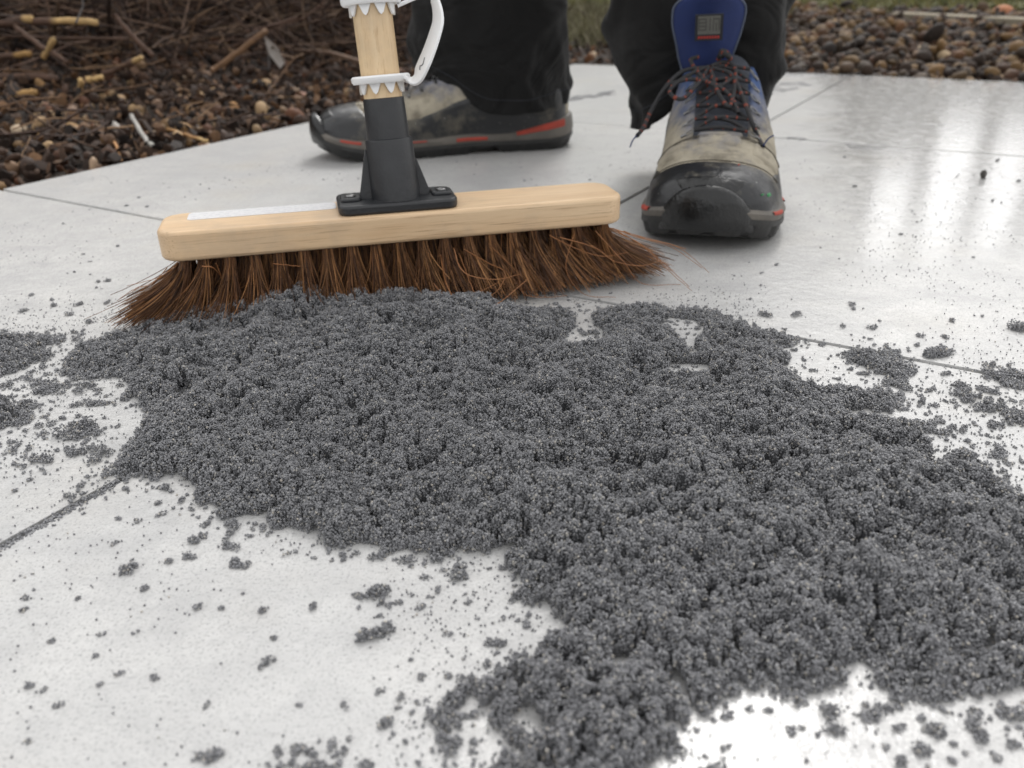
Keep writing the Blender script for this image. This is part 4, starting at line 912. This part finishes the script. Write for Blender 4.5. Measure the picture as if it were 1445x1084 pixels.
rv = A_('FunctionNodeRandomValue'); rv.data_type = 'FLOAT_VECTOR'; rv.inputs[1].default_value = (6.28, 6.28, 6.28)
lk = gn.links.new
lk(gi.outputs[0], iop.inputs['Points']); lk(ic.outputs['Mesh'], smt.inputs['Geometry']); lk(smt.outputs[0], iop.inputs['Instance'])
lk(na.outputs['Attribute'], cmp_.inputs[0]); lk(cmp_.outputs[0], iop.inputs['Selection']); lk(na.outputs['Attribute'], iop.inputs['Scale']); lk(rv.outputs[0], iop.inputs['Rotation'])
lk(gi.outputs[0], jn.inputs[0]); lk(iop.outputs[0], jn.inputs[0]); lk(jn.outputs[0], go.inputs[0])
def grains(name, P, R_, parent=None, surfV=None, surfF=None, origin=None):
    n = len(P); V = P if surfV is None else np.concatenate([surfV, P]); R2 = R_ if surfV is None else np.concatenate([np.zeros(len(surfV)), R_])
    if origin is not None: V = V - origin
    me = bpy.data.meshes.new(name); me.vertices.add(len(V)); me.vertices.foreach_set('co', V.astype(np.float32).ravel())
    if surfF is not None:
        k = len(surfF); me.loops.add(k * 4); me.loops.foreach_set('vertex_index', surfF.ravel().astype(np.int32)); me.polygons.add(k); me.polygons.foreach_set('loop_start', np.arange(0, k * 4, 4, dtype=np.int32)); me.update(calc_edges=True)
    a = me.attributes.new('rad', 'FLOAT', 'POINT'); a.data.foreach_set('value', R2.astype(np.float32))
    a = me.attributes.new('shade', 'FLOAT', 'POINT'); a.data.foreach_set('value', rng.random(len(V)).astype(np.float32))
    me.materials.append(M_SAND); me.materials.append(M_GRAIN)
    o = link(bpy.data.objects.new(name, me), parent); md = o.modifiers.new('grains', 'NODES'); md.node_group = gn
    if origin is not None: o.location = tuple(origin)
    return o
def Gp(pts): a = np.array(pts, float); return G(a[:, 0], a[:, 1])
def inpoly(x, y, poly):
    ins = np.zeros(x.shape, bool); n = len(poly); bx0, by0 = poly.min(0); bx1, by1 = poly.max(0)
    k = (x >= bx0) & (x <= bx1) & (y >= by0) & (y <= by1); xs_, ys_ = x[k], y[k]; r = np.zeros(xs_.shape, bool)
    for i in range(n):
        xi, yi = poly[i]; xj, yj = poly[i - 1]
        if yi == yj: continue
        r ^= ((yi > ys_) != (yj > ys_)) & (xs_ < (xj - xi) * (ys_ - yi) / (yj - yi) + xi)
    ins[k] = r; return ins
MAIN = [(217, 452), (190, 460), (151, 473), (105, 483), (92, 505), (81, 522), (105, 536), (151, 534), (172, 525), (175, 536), (174, 550), (172, 567), (186, 565), (203, 571), (207, 585), (202, 602), (179, 627), (179, 648), (140, 669), (116, 697), (92, 718), (78, 730), (98, 724), (140, 693), (189, 665), (210, 662), (206, 680), (214, 684), (228, 672), (259, 670), (268, 684), (290, 690), (270, 697), (277, 714), (300, 726), (315, 732), (318, 748), (310, 760), (318, 767), (332, 763), (345, 732), (352, 722), (365, 727), (379, 735), (372, 746), (396, 750), (417, 757), (446, 753), (455, 765), (485, 776), (520, 770), (552, 780), (577, 771), (590, 785), (613, 794), (634, 778), (669, 776), (708, 774), (700, 790), (715, 803), (730, 820), (719, 842), (733, 859), (779, 850), (777, 873), (790, 882), (825, 893), (836, 902), (800, 900), (776, 905), (754, 934), (740, 927), (715, 927), (715, 944), (694, 955), (662, 969), (627, 966), (634, 983), (620, 998), (590, 998), (559, 1002), (562, 1010), (584, 1019), (588, 1054), (613, 1052), (623, 1072), (648, 1054), (662, 1026), (650, 1008), (669, 990), (712, 990), (690, 1000), (678, 1010), (680, 1033), (695, 1020), (712, 1040), (700, 1060), (680, 1075), (670, 1110), (890, 1130), (900, 1081), (938, 1073), (964, 1058), (958, 1035), (964, 1017), (998, 998), (1040, 983), (1089, 979), (1134, 998), (1150, 985), (1172, 972), (1198, 958), (1232, 964), (1250, 985), (1277, 998), (1326, 998), (1349, 983), (1372, 979), (1402, 979), (1445, 972), (1640, 985), (1640, 760), (1500, 735), (1444, 709), (1416, 688), (1388, 671), (1402, 660), (1380, 648), (1364, 639), (1329, 622), (1335, 640), (1343, 650), (1329, 664), (1304, 657), (1316, 641), (1300, 622), (1293, 604), (1300, 598), (1330, 610), (1346, 606), (1364, 597), (1330, 588), (1307, 569), (1300, 585), (1279, 580), (1255, 587), (1248, 604), (1223, 606), (1202, 590), (1188, 576), (1230, 569), (1248, 573), (1283, 562), (1286, 520), (1297, 517), (1276, 492), (1241, 482), (1209, 485), (1188, 499), (1192, 511), (1220, 506), (1241, 517), (1237, 538), (1195, 541), (1167, 548), (1157, 553), (1136, 538), (1118, 524), (1083, 517), (1085, 510), (1111, 513), (1122, 492), (1100, 488), (1090, 482), (1120, 484), (1139, 482), (1146, 475), (1120, 470), (1110, 464), (1090, 464), (1059, 468), (1059, 454), (1024, 440), (1010, 442), (996, 433), (971, 429), (950, 429), (936, 427), (905, 432), (886, 427), (861, 433), (833, 442), (808, 433), (799, 436), (768, 427), (743, 431), (721, 430), (700, 424), (640, 428), (600, 420), (500, 424), (400, 428), (300, 438), (260, 442)]
HOLES = [[(812, 440), (830, 443), (834, 458), (848, 464), (857, 480), (848, 492), (825, 488), (804, 480), (798, 468), (814, 455)],
 [(935, 450), (975, 452), (994, 463), (983, 480), (990, 497), (972, 494), (962, 476), (945, 465)], [(944, 512), (1002, 516), (994, 526), (962, 530), (944, 524)],
 [(1003, 543), (1015, 545), (1013, 556), (1004, 553)], 
 [(866, 930), (890, 924), (902, 930), (882, 948), (866, 945)], [(830, 950), (846, 958), (838, 964)], [(724, 1003), (745, 996), (778, 1013), (774, 1030), (745, 1030), (726, 1018)],
 [(943, 954), (956, 960), (974, 985), (966, 990), (948, 977)], [(1012, 932), (1020, 934), (1027, 952), (1020, 955)], [(1022, 918), (1036, 914), (1032, 925)],
 [(1196, 938), (1216, 934), (1240, 948), (1232, 962), (1200, 958)], [(928, 920), (940, 922), (936, 930)]]
EXTRA = [[(-160, 470), (0, 470), (35, 465), (66, 463), (105, 462), (75, 478), (70, 495), (60, 508), (20, 525), (0, 530), (-160, 560)], [(42, 525), (70, 528), (98, 545), (80, 558), (60, 556), (50, 562), (38, 545)],
 [(-80, 535), (10, 535), (18, 545), (0, 552), (-80, 552)], [(-160, 560), (0, 562), (30, 560), (58, 562), (56, 580), (35, 595), (10, 605), (0, 612), (-120, 640)],
 [(5, 620), (30, 612), (40, 625), (60, 628), (80, 650), (78, 658), (50, 658), (30, 640), (2, 640)], [(95, 620), (105, 600), (120, 590), (140, 600), (145, 605), (130, 620), (100, 628)],
 [(1381, 515), (1395, 508), (1430, 512), (1445, 520), (1540, 525), (1540, 560), (1445, 550), (1420, 545), (1390, 530)], [(1335, 545), (1360, 538), (1370, 548), (1362, 556), (1345, 556)],
 [(1358, 552), (1378, 541), (1402, 541), (1428, 561), (1420, 582), (1385, 580)], [(1412, 575), (1440, 570), (1470, 600), (1430, 604), (1415, 590)], [(1372, 600), (1400, 585), (1420, 600), (1410, 612), (1380, 612)],
 [(1395, 615), (1420, 612), (1442, 640), (1425, 657), (1404, 655), (1400, 640)], [(1262, 590), (1290, 585), (1298, 600), (1275, 603)], [(390, 1084), (410, 1066), (440, 1060), (455, 1045), (470, 1062), (490, 1075), (500, 1110), (380, 1120)],
 [(520, 830), (528, 822), (545, 832), (552, 842), (530, 848), (512, 846), (511, 838)], [(634, 826), (642, 812), (650, 796), (656, 810), (668, 818), (650, 826)]]
st = .00070
gx = np.arange(-.46, .56, st); gy = np.arange(.125, .64, st); X, Y = np.meshgrid(gx, gy)
wx = (fbm(X * 110, Y * 110, 31, 3) - .5) * .011 + (fbm(X * 420, Y * 420, 35, 2) - .5) * .004; wy = (fbm(X * 110 + 50, Y * 110, 41, 3) - .5) * .011 + (fbm(X * 420 + 9, Y * 420, 45, 2) - .5) * .004
sc_ = np.clip(Y / .35, .45, 1.5)
Xw = X + wx * sc_; Yw = Y + wy * sc_
def Gz(pts, lo, hi):
    a = np.array(pts, float); mid = (a[:, 1].min() + a[:, 1].max()) / 2; z = np.where(a[:, 1] < mid, lo, hi); return np.array([G(p_[0], p_[1], z_) for p_, z_ in zip(a, z)])
i1 = MAIN.index((1444, 709)); i0 = MAIN.index((92, 505)); a_ = np.array(MAIN, float)
zM = np.array([.0035 if (i >= i1 or i <= i0) else .0005 for i in range(len(MAIN))])
Mk = inpoly(Xw, Yw, np.array([G(p_[0], p_[1], z_) for p_, z_ in zip(a_, zM)]))
for q in EXTRA: Mk |= inpoly(Xw, Yw, Gz(q, .0035, .0005))
Hk = np.zeros(X.shape, bool)
for q in HOLES: Hk |= inpoly(X + wx * .4, Y + wy * .4, Gz(q, 0., .0045))
Mk &= ~Hk
def blur(a, r):
    k = max(1, int(r / st)); 
    for _ in range(3):
        for ax in (0, 1):
            c = np.cumsum(np.pad(a, [(k + 1, k) if i == ax else (0, 0) for i in (0, 1)], mode='edge'), axis=ax)
            a = (np.take(c, np.arange(2 * k + 1, c.shape[ax]), ax) - np.take(c, np.arange(0, c.shape[ax] - 2 * k - 1), ax)) / (2 * k + 1)
    return a
m3_ = blur(Mk.astype(float), .012)
Mk &= ~((vn(X * 150, Y * 150, 97) * .6 + vn(X * 330, Y * 330, 98) * .4) > np.clip(.655 + .42 * (m3_ - .45), 0, 2))
Mf = Mk.astype(float); m1 = blur(Mf, .0016); m2 = blur(Mf, .005); m3 = blur(Mf, .013)
inner_ = np.clip(m1 * 2 - 1, 0, 1)
near = sm(.40, .22, Y)
hgt = inner_ ** .6 * (.0012 + .0010 * near) + .0040 * np.clip(m2 * 1.9 - .9, 0, 1) + .0072 * np.clip(m3 * 1.6 - .6, 0, 1) ** 1.3
# ridge piled against the bristles, and the broad heap
for (px, py, sx_, sy_, h_) in [(470, 432, .050, .022, .0135), (585, 428, .040, .018, .010), (400, 440, .035, .022, .007), (560, 500, .075, .045, .008), (1180, 760, .10, .05, .008), (760, 660, .09, .05, .005), (660, 560, .06, .05, .004)]:
    c = G(px, py); ca, sa = math.cos(bang), math.sin(bang); dx_ = (X - c[0]) * ca + (Y - c[1]) * sa; dy_ = -(X - c[0]) * sa + (Y - c[1]) * ca
    hgt += h_ * np.exp(-(dx_ / sx_) ** 2 - (dy_ / sy_) ** 2) * np.clip(m2 * 1.4 - .4, 0, 1)
# shave sand behind the front row of bristles
yb = bc[1] + (X - bc[0]) * math.tan(bang) - .012; hgt *= .25 + .75 * sm(.016, -.012, Y - yb)
big = fbm(X * 42, Y * 42, 71, 3); mid_ = fbm(X * 120, Y * 120, 73, 2)
hs_ = np.clip(hgt, 0, 1) * (.9 - .15 * near) * (1 + 1.2 * (big - .5)) + (big - .5) * .0055 * np.clip(m2 * 1.5 - .5, 0, 1) + (mid_ - .5) * .0062 * np.clip(m2 * 1.5 - .5, 0, 1)
Xr = X * .82 + Y * .57 + wx * 1.5; Yr = -X * .57 + Y * .82 + wy * 1.5; crk = np.minimum(np.abs(vn(Xr * 120, Yr * 120, 101) - .5), np.abs(vn(X * 190 + 900 * wx, Y * 190 + 700 * wy, 103) - .5) * 1.5); CRK = crk < .055
hs_ = hs_ - .0024 * sm(.09, .0, crk) * np.clip(m2 * 2 - 1, 0, 1)
Z = np.full(X.shape, -.002)
ny_, nx_ = X.shape
def stamp(n, rlo, rhi, lowering, thr):
    iy = rng.integers(6, ny_ - 6, n); ix = rng.integers(6, nx_ - 6, n); k = Mk[iy, ix] & ~(CRK[iy, ix] & (rng.random(n) < .88)) & (rng.random(n) < np.clip(m1[iy, ix] * 1.8 - .2, 0, 1))
    iy, ix = iy[k], ix[k]; n = len(iy); r = rng.uniform(rlo, rhi, n) * (.58 + .42 * sm(.30, .90, m3[iy, ix])); fx = rng.uniform(-.5, .5, n) * st; fy = rng.uniform(-.5, .5, n) * st
    hb = np.maximum(hs_[iy, ix] - r * .55 - lowering * rng.random(n) * np.clip(m2[iy, ix] * 2 - 1, 0, 1), r * .15)
    K = int(math.ceil(rhi / st))
    for dy in range(-K, K + 1):
        for dx in range(-K, K + 1):
            d2 = (dx * st - fx) ** 2 + (dy * st - fy) ** 2; q = d2 < r * r
            yy = np.clip(iy[q] + dy, 0, ny_ - 1); xx = np.clip(ix[q] + dx, 0, nx_ - 1)
            np.maximum.at(Z, (yy, xx), hb[q] + 1.15 * np.sqrt(r[q] ** 2 - d2[q]))
stamp(62000, .0011, .0026, .0032, 0); stamp(100000, .0007, .0013, .0036, 0); stamp(100000, .0005, .0009, .0050, 0)
core = np.where((m1 > .8) & Mk, np.maximum(hs_ - .0062, .0009) + (vn(X * 420, Y * 420, 12) - .5) * .0016, -.002); Z = np.maximum(Z, np.where(core > 0, core, -.002)); Z = np.where(Hk & (blur(Hk.astype(float), .0010) + .35 * (mid_ - .5) > .42), -.002, Z)
# underlying body, faces only where there is sand
V, F = gridmesh(X, Y, Z - .0007); keep = (Z.ravel()[F] > .0011).all(1); F = F[keep]
use = np.zeros(len(V), bool); use[F.ravel()] = True; rm = np.cumsum(use) - 1; V = V[use]; F = rm[F]
px, py, dep = project(np.stack([X, Y, np.maximum(Z, 0)], -1)); vis = (px > -70) & (px < 1515) & (py < 1140) & (Z > .0003)
rep = []
for layer in range(2):
    k = vis if layer == 0 else (vis & (rng.random(X.shape) < .5))
    n = k.sum(); P = np.stack([X[k] + rng.uniform(-.5, .5, n) * st, Y[k] + rng.uniform(-.5, .5, n) * st, Z[k] + rng.uniform(-.0003, .0003, n) + (0 if layer == 0 else rng.choice([-.0007, .0006], n))], -1); rep.append(P)
Zs = np.maximum(Z, 0.); zmin = Zs.copy()
for ax, sh in ((0, 1), (0, -1), (1, 1), (1, -1)): zmin = np.minimum(zmin, np.roll(Zs, sh, ax))
drop = Zs - zmin
for kk in range(1, 7):
    k = vis & (drop > .0012) & (drop > kk * .0007) & (py > 380); n = int(k.sum())
    rep.append(np.stack([X[k] + rng.uniform(-.6, .6, n) * st, Y[k] + rng.uniform(-.6, .6, n) * st, Z[k] - kk * .0007 + rng.uniform(-.0003, .0003, n)], -1))
P = np.concatenate(rep); P[:, 2] = np.maximum(P[:, 2], .0003); R1 = rng.uniform(.00030, .00052, len(P)) * (1 + .5 * (rng.random(len(P)) < .03))
# stray grains and little crumbs all around
def crumb(c, r, n=None, elong=(1, 1), ang=0., lumps=3):
    n = int((r / .0005) ** 2 * 2.2) + 3 if n is None else n; out = []
    cs = rng.normal(0, .45, (lumps, 3)) * r; cs[0] = 0; cs[:, 2] = np.abs(cs[:, 2]) * .3
    q = cs[rng.integers(0, lumps, n)] + (lambda v: v / np.linalg.norm(v, axis=1, keepdims=True))(rng.normal(size=(n, 3))) * (r * .62 * rng.random(n)[:, None] ** .33)
    q[:, 0] *= elong[0]; q[:, 1] *= elong[1]; ca, sa = math.cos(ang), math.sin(ang); q = np.stack([q[:, 0] * ca - q[:, 1] * sa, q[:, 0] * sa + q[:, 1] * ca, np.abs(q[:, 2]) + .0002], -1)
    return q + [c[0], c[1], 0]
sp = []
dist = -blur(Mf, .03)  # nearness to the heap, 0..1
def prob(x, y, lo=.02):
    i = np.clip(((y - gy[0]) / st).astype(int), 0, len(gy) - 1); j = np.clip(((x - gx[0]) / st).astype(int), 0, len(gx) - 1); return -dist[i, j], Mk[i, j]
n = 110000; x = rng.uniform(-.5, .75, n); y = rng.uniform(.14, 1.15, n); pr_, inside = prob(x, y)
patchy = fbm(x * 14, y * 14, 81, 3)
pk = np.where(y < .64, .12 + 2.6 * np.clip(pr_, 0, .5), .05) * sm(.35, .7, patchy) * 1.6
k = (rng.random(n) < pk) & ~((inside) & (y < .63)) & (outside(x, y) < -.01); x, y = x[k], y[k]
sp.append(np.stack([x, y, np.full(len(x), .0003)], -1)); nsg = len(x)
n = 9000; x = rng.uniform(-.5, .75, n); y = rng.uniform(.14, .95, n); pr_, inside = prob(x, y)
pk = np.where(y < .64, .07 + 3.2 * np.clip(pr_, 0, .40), .05) * sm(.3, .7, fbm(x * 18, y * 18, 85, 2)) * 1.4
k = (rng.random(n) < pk) & ~((inside) & (y < .63)) & (outside(x, y) < -.01)
for a, b in zip(x[k], y[k]): sp.append(crumb((a, b), rng.choice([.0006, .0009, .0013, .0019, .0026], p=[.34, .28, .2, .12, .06]) * (1. if b > .5 else 1.15), lumps=2, elong=(rng.uniform(.8, 1.6), 1), ang=rng.uniform(-.2, .9)))
edge_ = ((blur(Mf, .004) > .015) & (blur(Mf, .004) < .5) & ~Mk); ey, ex = np.nonzero(edge_); q_ = rng.choice(len(ey), min(1500, len(ey)), replace=False)
for i_ in q_:
    if rng.random() < .75: sp.append(crumb((gx[ex[i_]], gy[ey[i_]]), rng.choice([.0006, .0010, .0015, .0021], p=[.4, .32, .2, .08]), lumps=2, elong=(rng.uniform(.8, 1.5), 1), ang=rng.uniform(0, 3)))
CR = [(334, 797, 9), (265, 787, 10), (238, 793, 8), (176, 808, 10), (279, 859, 8), (374, 861, 8), (385, 901, 5), (375, 932, 10), (578, 793, 11), (540, 786, 13), (500, 783, 6), (485, 790, 5), (700, 908, 11), (442, 860, 8), (652, 955, 5), (604, 815, 6), (618, 836, 6), (590, 860, 6), (300, 1068, 11), (545, 1020, 12), (594, 955, 7), (632, 955, 7), (564, 987, 7), (485, 995, 6), (535, 975, 6), (425, 995, 5), (492, 1045, 5), (405, 783, 5), (417, 778, 4), (75, 905, 6), (142, 968, 5), (135, 927, 5), (168, 952, 6), (45, 968, 8), (62, 975, 5), (78, 998, 6), (35, 1047, 5), (110, 846, 5), (40, 845, 6), (30, 863, 5), (222, 958, 6), (290, 998, 6), (160, 769, 5), (188, 895, 4), (147, 895, 4), (1170, 1005, 15), (1181, 1034, 14), (1119, 1032, 9), (1032, 1011, 8), (1232, 1011, 15), (1220, 1016, 10), (1268, 1030, 8), (1326, 1032, 15), (1314, 1026, 10), (1372, 1022, 15), (1386, 1040, 15), (1305, 1060, 15), (1270, 1073, 12), (1428, 1009, 15), (1415, 1000, 10), (1436, 1055, 10), (1251, 1055, 6), (1409, 1072, 8), (1028, 1055, 6), (1300, 1015, 8), (1345, 1050, 6), (105, 642, 13), (149, 641, 16), (128, 572, 9), (138, 571, 8), (112, 572, 9), (116, 546, 12), (147, 530, 10), (1311, 503, 14), (1335, 501, 10), (1353, 546, 12), (1310, 552, 6), (1337, 528, 7), (1241, 549, 5), (950, 480, 7), (1201, 521, 5), (1222, 529, 7), (1183, 536, 5), (1079, 445, 9), (1125, 444, 8), (1231, 464, 7), (1205, 437, 4), (1294, 474, 6), (1333, 476, 6), (1204, 430, 5), (1420, 655, 6), (1436, 690, 6), (1421, 675, 7), (168, 733, 5), (95, 700, 8), (233, 690, 9), (227, 709, 6), (229, 726, 6), (292, 740, 7), (370, 746, 7), (192, 735, 5), (153, 397, 5), (178, 291, 3), (208, 292, 3), (140, 398, 4), (865, 447, 7), (840, 470, 8), (826, 472, 7), (1300, 569, 8), (60, 480, 9), (98, 445, 6), (30, 440, 6), (75, 432, 6), (112, 430, 6), (150, 428, 5), (125, 455, 7), (60, 520, 6)]
for px_, py_, r_ in CR:
    c = G(px_, py_); r = r_ * math.hypot(c[1], CH) / 1170; sp.append(crumb(c, r * 1.05, elong=(1.15, .95), ang=rng.uniform(0, .8)))
# thin swept smears near the far joint lines and round the boots
for poly, dn in [([(1010, 120), (1130, 116), (1150, 122), (1090, 133), (1020, 138), (1000, 130)], .25), ([(795, 138), (868, 128), (870, 134), (800, 144)], .5), ([(1110, 193), (1140, 196), (1130, 200), (1108, 198)], .5), ([(1190, 203), (1260, 205), (1240, 212), (1200, 210)], .16), ([(1100, 102), (1250, 103), (1230, 110), (1090, 108)], .12), ([(725, 408), (860, 430), (855, 436), (722, 414)], .10)]:
    Q = Gp(poly); lo, hi = Q.min(0), Q.max(0); n = int(np.prod(hi - lo) / (.0011 ** 2)); x = rng.uniform(lo[0], hi[0], n); y = rng.uniform(lo[1], hi[1], n)
    k = inpoly(x, y, Q) & (rng.random(n) < dn * 2 * sm(.35, .65, fbm(x * 60, y * 60, 91, 3))); sp.append(np.stack([x[k], y[k], np.full(k.sum(), .0004)], -1))
S_ = np.concatenate(sp); RS = rng.uniform(.00026, .00048, len(S_))
# joints partly filled with sand
jl = []
for (pa, pb) in [((-60, 810), (200, 660)), ((860, 300), (1185, 110)), ((1040, 461), (1500, 546)), ((700, 398), (900, 436))]:
    A = G(*pa); B = G(*pb); Ln = np.linalg.norm(B - A); n = int(Ln / .0011 * (9 if pa[1] > 700 else 5)); t = rng.random(n)[:, None]; front_ = pa[0] < 0 and pa[1] > 700; nrm = np.array([-(B - A)[1], (B - A)[0]]) / Ln
    q = A + (B - A) * t + nrm * (rng.normal(0, .0014, n)[:, None] if front_ else rng.uniform(-.0019, .0019, n)[:, None]); jl.append(np.column_stack([q, rng.uniform(-.0010, .0004, n) if front_ else rng.uniform(-.0072, -.0045, n)]))
Jn = np.concatenate(jl)
P = np.concatenate([P, S_, Jn]); R1 = np.concatenate([R1, RS, rng.uniform(.0004, .0006, len(Jn))])
tag(grains('jointing_sand', P, R1, surfV=V, surfF=F), 'heap of dark grey crumbly jointing sand spread over the pale slabs in front of the broom', 'sand', kind='stuff')
print('grains', len(P), 'faces', len(F))
# clumps that lie apart and can be pointed at
for px_, py_, r_, el, an, lab in [
    (532, 897, 19, (1.25, .62), .35, 'long grey sand clump lying alone on the white slab below the heap'),
    (1435, 466, 13, (1.3, .9), 0., 'rounded sand clump at the right edge, above the joint line'),
    (650, 815, 15, (1.1, .9), .6, 'knobbly sand clump just under the lower edge of the heap, centre'),
    (528, 838, 15, (1.2, .8), .3, 'crumbly sand clump left of the knobbly one, under the heap'),
    (119, 606, 18, (1.2, .9), .5, 'sand clump with ragged top on the white patch at the left'),
    (334, 797, 9, (1, 1), 0., 'small round sand clump on the slab left of the heap tail'),
    (176, 808, 10, (1.6, .5), .9, 'narrow slanting sand clump on the slab at lower left'),
    (300, 1068, 12, (1.3, .7), .5, 'blurred oval sand clump near the bottom edge at left'),
    (1311, 503, 14, (1.2, .9), 0., 'sand clump sitting beside the joint line on the right')]:
    c = G(px_, py_); r = r_ * math.hypot(c[1], CH) / 1170; q = crumb((0, 0), r * .95, elong=el, ang=an, lumps=5, n=int((r / .0005) ** 2 * 3.0) + 10); q[:, 2] *= 1.35
    tag(grains('sand_clump', q + [c[0], c[1], 0], rng.uniform(.00036, .0006, len(q)), origin=np.array([c[0], c[1], 0])), lab, 'sand clump', 'sand clumps lying apart from the heap')
# the dark pebble on the wet slab
c = G(1387, 251); V, F, C_ = scatter(np.zeros((1, 3)), np.array([.0044]), [(86, 84, 80)], 3, (.75, .75), .08); C_[:] = s2l(86, 84, 80)[:3]
o = mesh('pebble', V, F, M_STONE, col=C_); o.location = (c[0], c[1], .0034); o.rotation_euler = (0, 0, .2); tag(o, 'single dark grey pebble lying on the wet slab between white reflections', 'pebble', 'larger pebbles in the beds')
